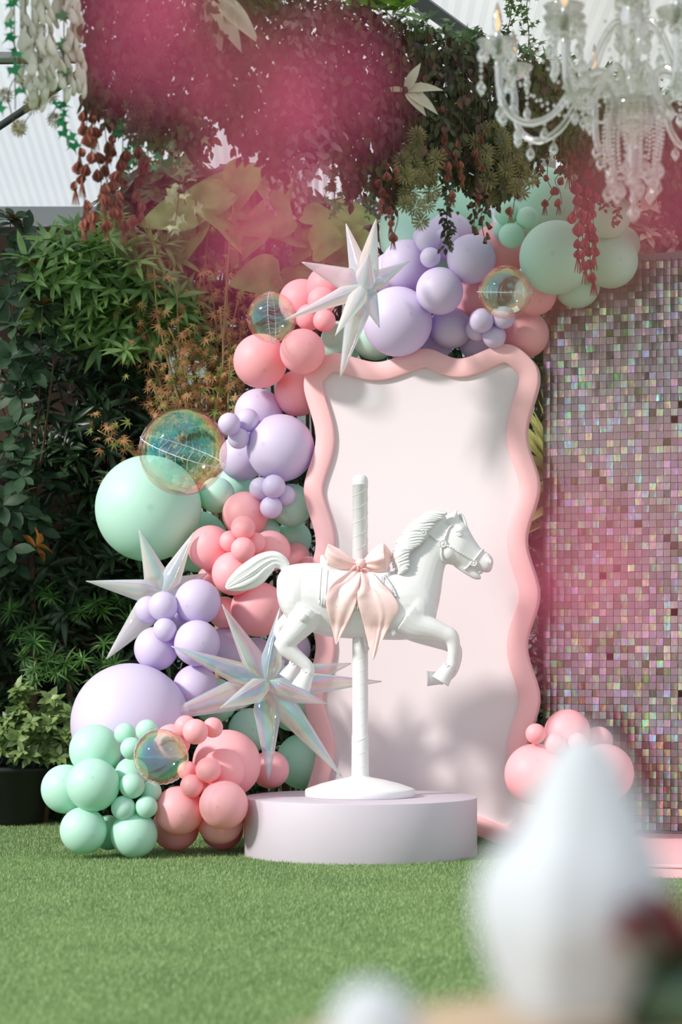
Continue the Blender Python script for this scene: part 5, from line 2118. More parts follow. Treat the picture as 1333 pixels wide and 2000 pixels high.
gar = empty('hanging_garland', beam_pt(0.2), 'long beam wrapped in dense dusky hanging foliage', 'garland')
mb = MB()
mb.tube([beam_pt(-2.2, -0.03), beam_pt(2.4, -0.03)], 0.03, 8)
part('beam', *mb.out(), M_DARKMETAL, gar)
mb = MB()
rr = random.Random(61)
for k in range(26):
    x = -2.0 + k * 0.17
    pts = [beam_pt(x + j * 0.1, 0.02 * math.sin(j * 2 + k) + rr.uniform(-.03, .06), rr.gauss(0, .06)) for j in range(8)]
    mb.tube(pts, 0.004, 4)
part('wire', *mb.out(), M_VINE, gar)
xa, xb_, xi = [], [], []
for k in range(26000):
    x = rr.uniform(-2.1, 2.2)
    hang = 0.50 + 0.16 * math.sin(x * 3.1 + 1) + 0.10 * math.sin(x * 11) + (0.08 if x > 0.2 else 0.0)
    if x < -0.98:
        hang *= 0.30
    elif x < 0.12:
        hang = 0.70 + 0.07 * math.sin(x * 17) + 0.05 * math.sin(x * 41)
    t = rr.random() ** 0.8
    p = beam_pt(x, 0.05 - hang * t, rr.gauss(0, 0.15) - 0.05)
    M = rotm((rr.gauss(0, .5), rr.gauss(0, .5) - .3, -1.0 + rr.gauss(0, .35)), (rr.gauss(0, .6), -1, .4 + rr.gauss(0, .4)))
    (xa if rr.random() < (0.62 if x < 0.25 else 0.25) else xb_).append((p, M, rr.uniform(0.03, 0.06)))
plant_leaves(gar, T_SMALL, ML_GAR1, xa, 150, 'dusky_leaf', 'leaf', 'dusky_foliage')
plant_leaves(gar, T_SMALL, ML_GAR2, xb_, 150, 'olive_leaf', 'leaf', 'olive_foliage')
for k in range(900):
    x = rr.uniform(-0.4, 2.2)
    p = beam_pt(x, 0.03 + abs(rr.gauss(0, 0.035)), rr.gauss(0, 0.12) - 0.03)
    M = rotm((rr.gauss(0, 1), rr.gauss(0, .7) - .3, rr.gauss(0, .6)), (rr.gauss(0, .4), -0.6, 0.9))
    xi.append((p, M, rr.uniform(0.035, 0.065)))
plant_leaves(gar, T_IVY, ML_IVY, xi, 200, 'ivy_leaf', 'ivy_leaf', 'ivy_foliage')


def bright_plant():
    rr = random.Random(63)
    c = beam_pt(beam_at_px(745, -0.16), 0.06, -0.16)
    root = empty('potted_greens', c, 'bright green broad-leaved plant on top of the garland beam', 'plant')
    xf = []
    for k in range(70):
        a = rr.uniform(0, 6.28)
        d = Vector((math.cos(a), -0.4 + rr.gauss(0, .3), rr.uniform(0.0, 1.0)))
        q = c + Vector((rr.gauss(0, .075), rr.gauss(0, .05), rr.uniform(-.04, .12)))
        xf.append((q, rotm(d, (0, -.8, 1), rr.gauss(0, .2)), rr.uniform(0.09, 0.15)))
    plant_leaves(root, T_BROAD, leaf_mat('bright_leaf', lin(96, 148, 46), lin(168, 200, 86), trans=.4, rough=.4), xf, 70, 'bright_leaf')


bright_plant()


def small_vine(path, tpl, mat, L, step, label, name, cat, key, group=None, drop=0.6, rr=None, K=200, n=2, spread=0.02):
    rr = rr or random.Random(int(path[0][0] * 1000) + len(path))
    pts = [Vector(p) for p in crom([tuple(p) for p in path], 8)]
    root = empty(name, pts[0], label, cat, group)
    V, F = tube(pts, 0.0022, 5)
    part('stem', V, F, M_VINE, root)
    xf = []
    acc = 0
    for i in range(1, len(pts)):
        acc += (pts[i] - pts[i - 1]).length
        while acc > step:
            acc -= step
            for k in range(n):
                a = rr.uniform(0, 6.28)
                d = Vector((math.cos(a), math.sin(a) * 0.6 - .4, -drop + rr.gauss(0, .25)))
                xf.append((pts[i] + Vector((rr.gauss(0, spread), rr.gauss(0, spread), rr.gauss(0, spread * .5))), rotm(d, (rr.gauss(0, .3), -1, .5)), L * rr.uniform(.75, 1.2)))
    plant_leaves(root, tpl, mat, xf, K, key)
    return root


# ---- flower heads as shared meshes
def hop_mesh(name, mat):
    mb = MB()
    rr = random.Random(7)
    for tier in range(2):
        for k in range(4):
            a = 2 * math.pi * k / 4 + tier * 0.8
            V, F = leaf_tpl(0.50, 4, -0.20, 0.45, 'obov')
            sc = 1.0 if tier == 0 else 0.75
            M = np.array(rotm((math.cos(a) * .55, math.sin(a) * .55, -0.85), (math.cos(a), math.sin(a), .6))) * sc
            mb.add((V @ M.T) + np.array([0, 0, -0.25 * tier]), [tuple(f) for f in F])
    me = fastmesh(name, *mb.out())
    me.materials.append(mat)
    return me


def tassel_mesh(name, mat):
    mb = MB()
    for k in range(9):
        a = 2 * math.pi * k / 9
        r = 0.28 if k else 0
        mb.tube([(0, 0, 0), (math.cos(a) * r * .5, math.sin(a) * r * .5, -0.6), (math.cos(a) * r, math.sin(a) * r, -1.25)], [0.035, 0.035, 0.015], 4)
    me = fastmesh(name, *mb.out())
    me.materials.append(mat)
    return me


def pod_mesh(name, mat, n=64):
    rr = random.Random(3)
    V, F = [], []
    for k in range(n):
        z = 1 - 2 * (k + .5) / n
        a = k * 2.39996
        s = math.sqrt(1 - z * z)
        d = Vector((math.cos(a) * s, math.sin(a) * s, z))
        u = d.orthogonal().normalized()
        w = d.cross(u)
        L = rr.uniform(.85, 1.05)
        b = len(V)
        V += [d * .1, d * (L * .75) + u * .055, d * L, d * (L * .75) - u * .055, d * (L * .75) + w * .055, d * (L * .75) - w * .055]
        F += [(b, b + 1, b + 2, b + 3), (b, b + 4, b + 2, b + 5)]
    me = fastmesh(name, V, F, False)
    me.materials.append(mat)
    return me


def petal_mesh(name, mat):
    """one plump hanging wisteria petal"""
    V, F = lathe([(0, -1.0), (.12, -.96), (.24, -.8), (.27, -.6), (.2, -.3), (.09, -.08), (0, 0)], 10)
    V = [Vector((v.x, v.y * .55, v.z)) for v in V]
    me = fastmesh(name, V, F)
    me.materials.append(mat)
    return me


def bell_mesh(name, mat):
    V, F = lathe([(.30, -1.0), (.34, -.97), (.26, -.7), (.22, -.35), (.14, -.1), (0, 0)], 9)
    me = fastmesh(name, V, F)
    me.materials.append(mat)
    return me


HOP, HOPR = hop_mesh('hop_flower', M_HOP), hop_mesh('hazed_hop_flower', M_HOPR)
TAS, TASR = tassel_mesh('hop_tassel', M_HOP), tassel_mesh('hazed_tassel', M_HOPR)
PODS, PODD = pod_mesh('straw_pod', M_STRAW), pod_mesh('dusky_pod', M_DUSKPOD)
WIS = petal_mesh('wisteria_petal', M_WIST)
BEL, BELS = bell_mesh('brown_bell', M_BELL), bell_mesh('silver_bell', M_SILV)


def strand(px0, py0, px1, py1, dy, items, name, label, cat, group, seed, wob=0.02):
    """a stem from the beam down; items(t, p, rr) yields (partname, mesh, position, matrix, scale)"""
    rr = random.Random(seed)
    x = beam_at_px(px0, dy)
    Y = 10.07 + 1.1 * x + dy
    top = beam_pt(x, 0.0, dy)
    a, b = P(px0, py0, Y), P(px1, py1, Y - rr.uniform(0, .05))
    if a.z > ZB:
        a = top.copy()
    path = [top, a.lerp(top, .3), a] + [a.lerp(b, t) + Vector((rr.gauss(0, wob), rr.gauss(0, wob), 0)) for t in (.33, .66)] + [b]
    pts = [Vector(p) for p in crom([tuple(p) for p in path], 8)]
    root = empty(name, top, label, cat, group)
    V, F = tube(pts, 0.0018, 4)
    part('stem', V, F, M_VINE, root)
    low = pts[16:]
    for (nm, me, p, M, s) in items(low, rr):
        o = link(nm, me, None, root)
        o.matrix_local = Matrix.Translation(p - top) @ (M.to_4x4() @ Matrix.Scale(s, 4))
    return root


def hop_items(red=False, size=0.028, n=8):
    def f(pts, rr):
        out = []
        for k in range(n):
            t = (k + .5) / n
            p = pts[min(len(pts) - 1, int(t * len(pts)))] + Vector((rr.gauss(0, .014), rr.gauss(0, .014), 0))
            M = Matrix.Rotation(rr.uniform(0, 6.28), 3, 'Z') @ Matrix.Rotation(rr.gauss(0, .3), 3, 'X')
            out.append(('flower', HOPR if red else HOP, p, M, size * rr.uniform(.85, 1.2)))
            if rr.random() < .35 or k == n - 1:
                out.append(('tassel', TASR if red else TAS, p - Vector((0, 0, size * .5)), Matrix.Rotation(rr.uniform(0, 6), 3, 'Z'), size * 1.3))
        return out
    return f


def pod_items(mesh, size=0.042, n=5):
    def f(pts, rr):
        out = []
        for k in range(n):
            t = (k + 1.0) / n
            p = pts[min(len(pts) - 1, int(t * (len(pts) - 1)))] + Vector((rr.gauss(0, .02), rr.gauss(0, .02), 0))
            M = Matrix.Rotation(rr.uniform(0, 6.28), 3, 'Z') @ Matrix.Rotation(rr.uniform(0, 3), 3, 'X')
            out.append(('pod', mesh, p, M, size * rr.uniform(.85, 1.15)))
        return out
    return f


def petal_items(n=16, size=0.07):
    def f(pts, rr):
        out = []
        for k in range(n):
            t = (k + .3) / n
            p = pts[min(len(pts) - 1, int(t * len(pts)))] + Vector((rr.gauss(0, .014), rr.gauss(0, .014), 0))
            M = Matrix.Rotation(rr.uniform(0, 6.28), 3, 'Z') @ Matrix.Rotation(rr.uniform(.1, .5), 3, 'X')
            out.append(('petal', WIS, p, M, size * rr.uniform(.8, 1.15)))
        return out
    return f


def bell_items(mesh, n=10, size=0.03):
    def f(pts, rr):
        out = []
        for k in range(n):
            t = (k + .8) / n
            p = pts[min(len(pts) - 1, int(t * len(pts)))] + Vector((rr.gauss(0, .014), rr.gauss(0, .014), 0))
            M = Matrix.Rotation(rr.gauss(0, .35), 3, 'X') @ Matrix.Rotation(rr.gauss(0, .35), 3, 'Y')
            out.append(('bell', mesh, p, M, size * rr.uniform(.8, 1.2)))
        return out
    return f


ORDW = ['first', 'second', 'third', 'fourth', 'fifth', 'sixth', 'seventh', 'eighth', 'ninth', 'tenth']


def nth(rows, i, text, rev=False):
    """rank of a strand along the beam, written into its label"""
    order = sorted(range(len(rows)), key=lambda k: rows[k][0], reverse=rev)
    return ORDW[order.index(i)] + ' ' + text


# white wisteria-like tassels at the hedge end
ROWS = ((58, -20, 55, 130), (75, -20, 72, 172), (92, -20, 92, 190), (112, -20, 105, 150), (135, -20, 130, 165), (148, -10, 150, 175), (50, 10, 62, 165))
for i, (a, b, c, d) in enumerate(ROWS):
    strand(a, b, c, d, -0.25 - 0.03 * (i % 3), petal_items(18 if d > 150 else 13), 'white_petal_strand', nth(ROWS, i, 'cream strand of plump hanging petals, counted from the rust hops', True), 'flower strand', 'cream petal strands', 100 + i)
# straw pods on that end
ROWS = ((22, 60, 30, 250, 3), (75, 120, 76, 212, 2), (95, 150, 96, 232, 2), (40, 150, 42, 246, 2))
for i, (a, b, c, d, n) in enumerate(ROWS):
    strand(a, b, c, d, -0.15, pod_items(PODS, 0.036, n), 'pod_strand', nth(ROWS, i, 'strand of spiky straw pods beside the petals, counted from the rust hops', True), 'flower strand', 'straw pods beside the cream petals', 120 + i)
# dusky pods in the thick of the garland
ROWS = ((255, 100, 258, 240, 5), (285, 90, 286, 225, 5), (300, 70, 304, 250, 6), (312, 120, 310, 205, 3), (270, 170, 250, 262, 4))
for i, (a, b, c, d, n) in enumerate(ROWS):
    strand(a, b, c, d, -0.36, pod_items(PODD, 0.052, n), 'pod_strand', nth(ROWS, i, 'strand of dusky spiky pods, counted from the cream petals'), 'flower strand', 'dusky pods in the garland', 130 + i)
# straw pods over the balloons
ROWS = ((800, 270, 806, 434, 6), (832, 280, 836, 398, 4), (812, 240, 822, 350, 4), (783, 290, 795, 398, 4), (956, 230, 956, 352, 5), (985, 250, 990, 368, 5), (1008, 260, 1016, 372, 5), (972, 220, 975, 330, 4), (1005, 300, 962, 388, 3))
for i, (a, b, c, d, n) in enumerate(ROWS):
    strand(a, b, c, d, -0.36, pod_items(PODS, 0.05, n), 'pod_strand', nth(ROWS, i, 'strand of straw pods over the balloon arch, counted from the upper star'), 'flower strand', 'straw pods over the arch', 140 + i)
# rust hops at the hedge side
ROWS = ((172, 200, 168, 352, 8), (190, 210, 186, 418, 11), (205, 240, 205, 432, 11), (222, 250, 232, 400, 9), (240, 280, 246, 436, 10), (262, 270, 268, 424, 9), (178, 300, 160, 440, 6))
for i, (a, b, c, d, n) in enumerate(ROWS):
    strand(a, b, c, d, -0.1 - .02 * (i % 3), hop_items(False, 0.044, max(4, int(n * .8))), 'hop_strand', nth(ROWS, i, 'strand of rust hops above the sunlit shrub, counted from the cream petals'), 'flower strand', 'rust hops above the shrub', 160 + i)
ROWS = ((745, 300, 745, 400, 6), (768, 310, 768, 466, 8), (870, 200, 873, 380, 9), (905, 260, 900, 350, 5), (938, 250, 940, 390, 7), (1002, 330, 1002, 420, 4), (1070, 330, 1066, 398, 4), (1095, 330, 1098, 400, 4))
for i, (a, b, c, d, n) in enumerate(ROWS):
    strand(a, b, c, d, -0.38 - .02 * (i % 3), hop_items(False, 0.036, max(3, int(n * .8))), 'hop_strand', nth(ROWS, i, 'strand of rust hops over the balloon arch, counted from the upper star'), 'flower strand', 'rust hops over the arch', 170 + i)
ROWS = ((1120, 240, 1128, 498, 14), (1140, 250, 1142, 520, 15), (1162, 260, 1164, 490, 13), (1150, 330, 1156, 540, 11))
for i, (a, b, c, d, n) in enumerate(ROWS):
    strand(a, b, c, d, -0.1 - .02 * (i % 3), hop_items(True, 0.054, int(n * .75)), 'hazed_hop_strand', nth(ROWS, i, 'strand of hops painted with pink haze before mint balloons, counted from the upper star'), 'flower strand', 'pink-hazed hops', 180 + i)
# bells
ROWS = ((930, 340, 926, 440, 9), (944, 350, 946, 462, 12))
for i, (a, b, c, d, n) in enumerate(ROWS):
    strand(a, b, c, d, -0.38, bell_items(BEL, n, 0.034), 'bell_strand', nth(ROWS, i, 'strand of small dark brown bells, counted from the upper star'), 'flower strand', 'brown bells', 190 + i)
ROWS = ((536, 330, 536, 412, 8), (582, 320, 576, 420, 12))
for i, (a, b, c, d, n) in enumerate(ROWS):
    strand(a, b, c, d, -0.25, bell_items(BELS, n, 0.028), 'bell_strand', nth(ROWS, i, 'strand of silvery bells before the big soft leaves, counted from the cream petals'), 'flower strand', 'silvery bells', 195 + i)


def hang_vine(px0, py0, px1, py1, dy, tpl, mat, L, step, label, name, key, group=None, n=2, spread=.02, bend=0.0, seed=1):
    rr = random.Random(seed)
    x = beam_at_px(px0, dy)
    Y = 10.07 + 1.1 * x + dy
    top = beam_pt(x, 0, dy)
    a, b = P(px0, py0, Y), P(px1, py1, Y)
    m = a.lerp(b, .5) + Vector((bend, 0, 0))
    return small_vine([top, a, m, b], tpl, mat, L, step, label, name, 'vine', key, group, 0.7, rr, 200, n, spread)


hang_vine(872, 330, 874, 480, -0.28, T_SMALL, leaf_mat('dark_vine_leaf', lin(44, 48, 34), lin(84, 84, 58), rough=.5, trans=.2), 0.03, .009, 'bushy dark vine tip hanging before lavender balloons', 'leafy_vine', 'dark_vine_leaf', None, 3, .014, 0, 3)
ROWS = ((248, 230, 252, 330), (275, 230, 290, 320), (305, 235, 318, 325))
for i, (a, b, c, d) in enumerate(ROWS):
    hang_vine(a, b, c, d, -0.05, T_IVY, ML_JADE if i != 1 else ML_IVY, 0.042, .022, ('short jade ivy trail beside the rust hops', 'green ivy trail between two jade ones', 'jade ivy trail beside the pale one')[i], 'ivy_vine', ('jade_leaf', 'ivy_leaf_b', 'jade_leaf')[i], None, 2, .02, .01, 10 + i)
hang_vine(345, 230, 338, 470, -0.05, T_IVY, ML_PIVY, 0.05, .04, 'long pale ivy trail hanging over the big soft leaves', 'ivy_vine', 'pale_ivy', None, 1, .02, .02, 15)
hang_vine(372, 230, 362, 400, -0.05, T_IVY, ML_PIVY, 0.045, .035, 'shorter pale ivy trail next to the long one', 'ivy_vine', 'pale_ivy', None, 1, .02, -.02, 16)
hang_vine(652, 330, 655, 420, -0.1, T_IVY, ML_JADE, 0.04, .02, 'jade ivy tip above the upper star', 'ivy_vine', 'jade_leaf', None, 2, .02, 0, 17)
hang_vine(722, 330, 724, 420, -0.1, T_SMALL, ML_JADE, 0.03, .02, 'thin jade vine tip left of the straw pods', 'leafy_vine', 'jade_small', None, 2, .012, 0, 18)
ROWS = ((598, 190, 585, 385), (622, 180, 612, 350), (640, 190, 640, 330), (575, 200, 560, 330))
for i, (a, b, c, d) in enumerate(ROWS):
    hang_vine(a, b, c, d, -0.24, T_SMALL, M_EUC, 0.055, .03, nth(ROWS, i, 'trailing mauve eucalyptus branch, counted from the cream petals'), 'eucalyptus_branch', 'euc_leaf', 'eucalyptus branches', 2, .01, .02, 20 + i)
ROWS = ((1100, 250, 1104, 340), (1180, 260, 1184, 400), (1205, 260, 1204, 430), (700, 250, 706, 350), (678, 240, 682, 340), (1048, 260, 1050, 360))
for i, (a, b, c, d) in enumerate(ROWS):
    hang_vine(a, b, c, d, -0.2, T_SMALL, ML_GAR1 if i not in (3, 4) else ML_GAR2, 0.034, .012, nth(ROWS, i, 'thin small-leaved vine under the garland, counted from the cream petals'), 'leafy_vine', 'gar_small%d' % (i in (3, 4)), 'small-leaved vines', 2, .016, .01, 30 + i)
# jade leaves at the far end
hang_vine(28, 40, 30, 215, -0.35, T_IVY, ML_JADE, 0.05, .06, 'sparse jade ivy trail beyond the cream petals', 'ivy_vine', 'jade_leaf', None, 1, .02, 0, 41)
hang_vine(125, 200, 132, 285, -0.3, T_IVY, ML_JADE, 0.045, .035, 'jade ivy sprig against the milky roof', 'ivy_vine', 'jade_leaf', None, 1, .015, 0, 42)
# upright ivy shoot behind the chandelier
c0 = beam_pt(beam_at_px(1000), 0.0)
small_vine([c0, c0 + Vector((-.02, 0, .15)), c0 + Vector((.0, 0, .3)), c0 + Vector((-.01, 0, .45))], T_IVY, ML_IVY, 0.04, .02, 'upright ivy shoot growing from the beam beside the candles', 'ivy_shoot', 'vine', 'ivy_leaf_b', None, -0.1, random.Random(77), 200, 2, .02)
small_vine([c0 + Vector((.06, 0, 0)), c0 + Vector((.08, 0, .15)), c0 + Vector((.07, 0, .3)), c0 + Vector((.09, 0, .4))], T_IVY, ML_IVY, 0.035, .02, 'second ivy shoot growing from the beam', 'ivy_shoot', 'vine', 'ivy_leaf_b', None, -0.1, random.Random(78), 200, 2, .02)


# cream lilies
def lily(px, py, Y, petals, label, S):
    c = P(px, py, Y)
    root = empty('cream_lily', c, label, 'flower')
    V, F = leaf_tpl(0.17, 8, 0.07, 0.35, 'lance')
    me = fastmesh('lily_petal', V, F)
    me.materials.append(M_LILY)
    for (ang, l, fw) in petals:
        a = math.radians(ang)
        d = Vector((math.cos(a), fw, math.sin(a)))
        o = link('petal', me, None, root)
        o.matrix_local = rotm(d, (math.sin(a) * .3, -1, .6)).to_4x4() @ Matrix.Scale(l * S, 4)
    V, F = lathe([(0, -.02), (.012, -.015), (.016, 0), (.008, .02), (0, .03)], 10, c)
    part('calyx', V, F, ML_GAR2, root)
    return root


lily(415, -8, 9.3, [(-40, 1.25, -.3), (-62, 1.2, -.4), (-85, 1.1, -.3), (-105, .9, -.2), (-15, .8, .1)], 'cream lily drooping from the top of the garland', 0.20)
lily(792, 178, 10.0, [(12, 1.15, -.2), (62, .95, -.4), (-28, 1.2, -.3), (-48, 1.0, -.5), (170, .7, -.2)], 'pale lily bloom on the dark side of the garland', 0.135)
# ------------------------------------------------------------------ crystal chandelier
M_GLASS = glass_mat('crystal', (0.98, 0.98, 0.97, 1), 0.03, 0.16)
M_CHROME = pbr('grey_candle_sleeve', lin(168, 172, 176), 0.3, metal=0.6)
M_BULB = glass_mat('clear_bulb', (1, 1, 1, 1), 0.0, 0.15)


def filament_mat():
    m, nt, out = newmat('warm_filament')
    e = nt.nodes.new('ShaderNodeEmission')
    e.inputs['Color'].default_value = (1.0, 0.42, 0.10, 1)
    e.inputs['Strength'].default_value = 2.2
    nt.links.new(e.outputs[0], out.inputs[0])
    return m


M_FIL = filament_mat()
CHY = 8.0
cc = P(1238, 205, CHY)
ch = empty('crystal_chandelier', cc - Vector((0, 0, 0.35)), 'clear crystal chandelier with candle bulbs hanging over the garden', 'chandelier')
PXM = CHY / FPX
# shared pieces
V, F = lathe([(0, 0.0), (.008, 0.0), (.010, .012), (.02, .018), (.045, .030), (.062, .050), (.068, .064), (.064, .062), (.042, .036), (.018, .026), (0, .025)], 36, prof=lambda a, z: 1 + (0.045 * math.cos(12 * a) if z > .02 else 0))
ME_CUP = fastmesh('cup', V, F)
ME_CUP.materials.append(M_GLASS)
V, F = lathe([(0, .025), (.0125, .025), (.0125, .09), (.009, .094), (0, .094)], 16)
ME_SLEEVE = fastmesh('candle_sleeve', V, F)
ME_SLEEVE.materials.append(M_CHROME)
V, F = lathe([(0.008, .09), (.014, .105), (.0175, .125), (.016, .145), (.009, .17), (.003, .19), (0, .195)], 16)
ME_BULB = fastmesh('bulb', V, F)
ME_BULB.materials.append(M_BULB)
mb = MB()
mb.tube([(0, 0, .10), (.003, 0, .125), (-.002, .002, .15), (0, 0, .162)], .0035, 6)
ME_FIL = fastmesh('filament', *mb.out())
ME_FIL.materials.append(M_FIL)
# drop: a faceted pear below a small bead
mb = MB()
mb.sphere((0, 0, -.008), .007, 8, 6)
mb.tube([(0, 0, 0), (0, 0, -.02)], .0012, 4)
V, F = lathe([(0, -.075), (.010, -.062), (.0165, -.048), (.013, -.034), (.004, -.02), (0, -.018)], 6)
mb.add(V, F)
ME_DROP = fastmesh('crystal_drop', *mb.out(), smooth=False)
ME_DROP.materials.append(M_GLASS)
V, F = sphere((0, 0, 0), 1, 8, 6)
ME_BEAD = fastmesh('bead', [tuple(v) for v in V], F, False)
ME_BEAD.materials.append(M_GLASS)


def put(nm, me, p, parent, sc=1.0, rz=0.0):
    o = link(nm, me, None, parent)
    o.location = Vector(p) - ORG[ch.name]
    o.scale = (sc, sc, sc)
    o.rotation_euler = (0, 0, rz)
    return o


def arm(a, reach, z_hub, z_low, z_cup, r=.0122):
    d = Vector((math.cos(a), math.sin(a), 0))
    c = Vector((cc.x, cc.y, 0))
    pts = [c + d * .045 + Vector((0, 0, z_hub)), c + d * (reach * .22) + Vector((0, 0, z_hub + .10)), c + d * (reach * .42) + Vector((0, 0, z_hub + .05)), c + d * (reach * .60) + Vector((0, 0, z_low + .03)), c + d * (reach * .80) + Vector((0, 0, z_low)),
           c + d * (reach * .96) + Vector((0, 0, z_low + .06)), c + d * reach + Vector((0, 0, z_cup))]
    path = [Vector(p) for p in crom([tuple(p) for p in pts], 7)]
    V, F = tube(path, r, 12, prof=lambda q, t: 1 + .12 * math.cos(6 * q + 30 * t))
    ar = part('arm', V, F, M_GLASS, ch)
    top = c + d * reach + Vector((0, 0, z_cup))
    put('cup', ME_CUP, top, ar)
    put('candle_sleeve', ME_SLEEVE, top, ar)
    put('bulb', ME_BULB, top, ar)
    put('filament', ME_FIL, top, ar)
    for k in range(6):
        b = 2 * math.pi * k / 6 + a
        q = top + Vector((math.cos(b) * .056, math.sin(b) * .056, .052))
        put('crystal_drop', ME_DROP, q, ar, 0.75 if k % 2 else .95, b)
        if k % 2 == 0:
            for j in range(2):
                put('bead', ME_BEAD, q + Vector((0, 0, -.075 - .016 * j)), ar, .007)
            put('crystal_drop', ME_DROP, q + Vector((0, 0, -.105)), ar, 1.0, b)
    # a drop under the lowest bend
    for f_ in (.55, .72, .85):
        q = path[int(f_ * (len(path) - 1))]
        put('crystal_drop', ME_DROP, q + Vector((0, 0, -.008)), ar, .95)


zc = P(967, 128, CHY).z
zl = P(1010, 248, CHY).z
zh = P(1238, 200, CHY).z
for k in range(8):
    arm(math.radians(180 + 10 + k * 45), .475, zh, zl, zc)
zc2 = P(1098, 62, CHY).z
for k in range(6):
    arm(math.radians(22 + k * 60), .265, zh + .17, zh + .09, zc2, .008)
# central column: stacked turned glass
prof = [(0, -.40), (.012, -.395), (.022, -.375), (.018, -.355), (.006, -.34), (.01, -.30), (.02, -.26), (.03, -.20), (.02, -.16), (.03, -.12), (.062, -.07), (.070, -.03), (.060, 0.0), (.035, .02), (.030, .05), (.048, .07), (.030, .10), (.022, .16), (.040, .22), (.048, .30), (.034, .36), (.02, .42), (.03, .50), (.045, .56), (.02, .62), (.012, .70), (.012, .80), (0, .80)]
V, F = lathe([(r, z) for r, z in prof], 28, cc, prof=lambda a, z: 1 + .05 * math.cos(14 * a))
part('column', V, F, M_GLASS, ch)
V, F = lathe([(.02, -.03), (.07, -.02), (.085, .01), (.088, .035), (.082, .034), (.06, .0), (.02, -.01)], 40, cc + Vector((0, 0, -.02)), prof=lambda a, z: 1 + .04 * math.cos(20 * a))
part('bowl', V, F, M_GLASS, ch)
mb = MB()
mb.tube([cc + Vector((0, 0, .75)), Vector((cc.x, cc.y, 4.61))], .010, 8)
part('rod', *mb.out(), M_CHROME, ch)
# bead strands swinging below the bowl
mbs = MB()
n_strand = 22
for k in range(n_strand):
    a = 2 * math.pi * k / n_strand
    r0 = .088 if k % 2 else .075
    ln = .20 + .07 * ((k * 7) % 3) / 2
    top = cc + Vector((math.cos(a) * r0, math.sin(a) * r0, .01))
    nb = int(ln / .0145)
    st = None
    mb = MB()
    for j in range(nb):
        t = j / nb
        q = top + Vector((math.cos(a), math.sin(a), 0)) * (.015 * math.sin(t * 3.1)) + Vector((0, 0, -j * .0145))
        mb.sphere(q, .0062, 7, 5)
    part('bead_strand', *mb.out(), M_GLASS, ch, smooth=False)
    put('crystal_drop', ME_DROP, top + Vector((0, 0, -nb * .0145)), ch, 1.15, a)
mb = MB()
for k in range(10):
    a = 2 * math.pi * k / 10
    for j in range(18):
        t = j / 17
        r0 = .088 + (.475 - .088) * t
        q = Vector((cc.x + math.cos(a) * r0, cc.y + math.sin(a) * r0, zh + .03 + (zc - zh) * t - .10 * math.sin(t * math.pi)))
        mb.sphere(q, .0065, 7, 5)
part('bead_swags', *mb.out(), M_GLASS, ch, smooth=False, kind='stuff')
V, F = sphere(cc + Vector((0, 0, -.365)), .024, 18, 12)
part('finial_ball', V, F, M_GLASS, ch)

# ------------------------------------------------------------------ foreground table with napkins and flowers (far out of focus)
M_TABLE = pbr('tan_table_wood', lin(186, 160, 128), 0.5, var=.12, scale=5, bump=.1, bscale=30)
TZ = 0.75
tcx, tcy = 0.42, 1.42
root = empty('round_table', (tcx, tcy, 0), 'round tan wooden table close to the camera', 'table')
V, F = lathe([(0, TZ - .03), (.50, TZ - .03), (.515, TZ - .022), (.52, TZ - .012), (.515, TZ - .003), (.505, TZ), (0, TZ)], 64, (tcx, tcy, 0))
part('table_top', V, F, M_TABLE, root)
V, F = lathe([(0, 0), (.24, 0), (.25, .02), (.08, .05), (.035, .10), (.03, .4), (.035, .68), (.09, .72), (0, .721)], 32, (tcx, tcy, 0))
part('pedestal', V, F, M_METAL, root)
M_NAP = pbr('white_linen', lin(206, 212, 218), 0.7, var=.02, scale=8, bump=.1, bscale=120, trans=.25)


def napkin(prof, Y, name, label, ridge=0.42):
    """standing folded linen: (row px, left px, right px) silhouette; a crease runs down the front so the two faces catch light differently"""
    pr = crom(prof, 5)
    V, F = [], []
    n = 36
    for (py, xl, xr) in pr:
        l, r = P(xl, py, Y), P(xr, py, Y)
        w = (r - l).length / 2
        c = (l + r) / 2
        z = max(c.z, TZ + 0.001)
        for k in range(n):
            a = 2 * math.pi * k / n
            cs, sn_ = math.cos(a), math.sin(a)
            x = math.copysign(abs(cs) ** 1.15, cs) * w
            y = math.copysign(abs(sn_) ** 1.5, sn_) * min(w * 0.75, 0.05)
            sk = (ridge - .5) * 2 * w * (1 - abs(cs)) if sn_ < 0 else 0
            pl = 1 + .05 * math.cos(7 * a)
            V.append(Vector((c.x + x * pl + sk, Y + y * pl, z)))
    R = len(pr)
    for j in range(R - 1):
        for k in range(n):
            F.append((j * n + k, (j + 1) * n + k, (j + 1) * n + (k + 1) % n, j * n + (k + 1) % n))
    F.append(tuple(range(n)))
    F.append(tuple((R - 1) * n + k for k in range(n - 1, -1, -1)))
    zb = min(v.z for v in V)
    cb = P((prof[-1][1] + prof[-1][2]) / 2, prof[-1][0], Y)
    return thing(name, V, F, M_NAP, label, 'napkin', base=(cb.x, Y, zb))


napkin([(1428, 1112, 1150), (1440, 1092, 1182), (1490, 1060, 1212), (1560, 1028, 1240), (1630, 996, 1268), (1690, 944, 1290), (1760, 924, 1308), (1820, 932, 1300), (1880, 950, 1262), (1940, 974, 1232), (1985, 1000, 1210)], 1.62, 'folded_napkin', 'tall white peaked linen napkin standing on the tan table')
napkin([(1918, 712, 738), (1926, 690, 762), (1950, 662, 794), (1990, 644, 814), (2060, 634, 826), (2120, 640, 820)], 1.50, 'folded_napkin', 'low white rounded napkin at the edge of the tan table')

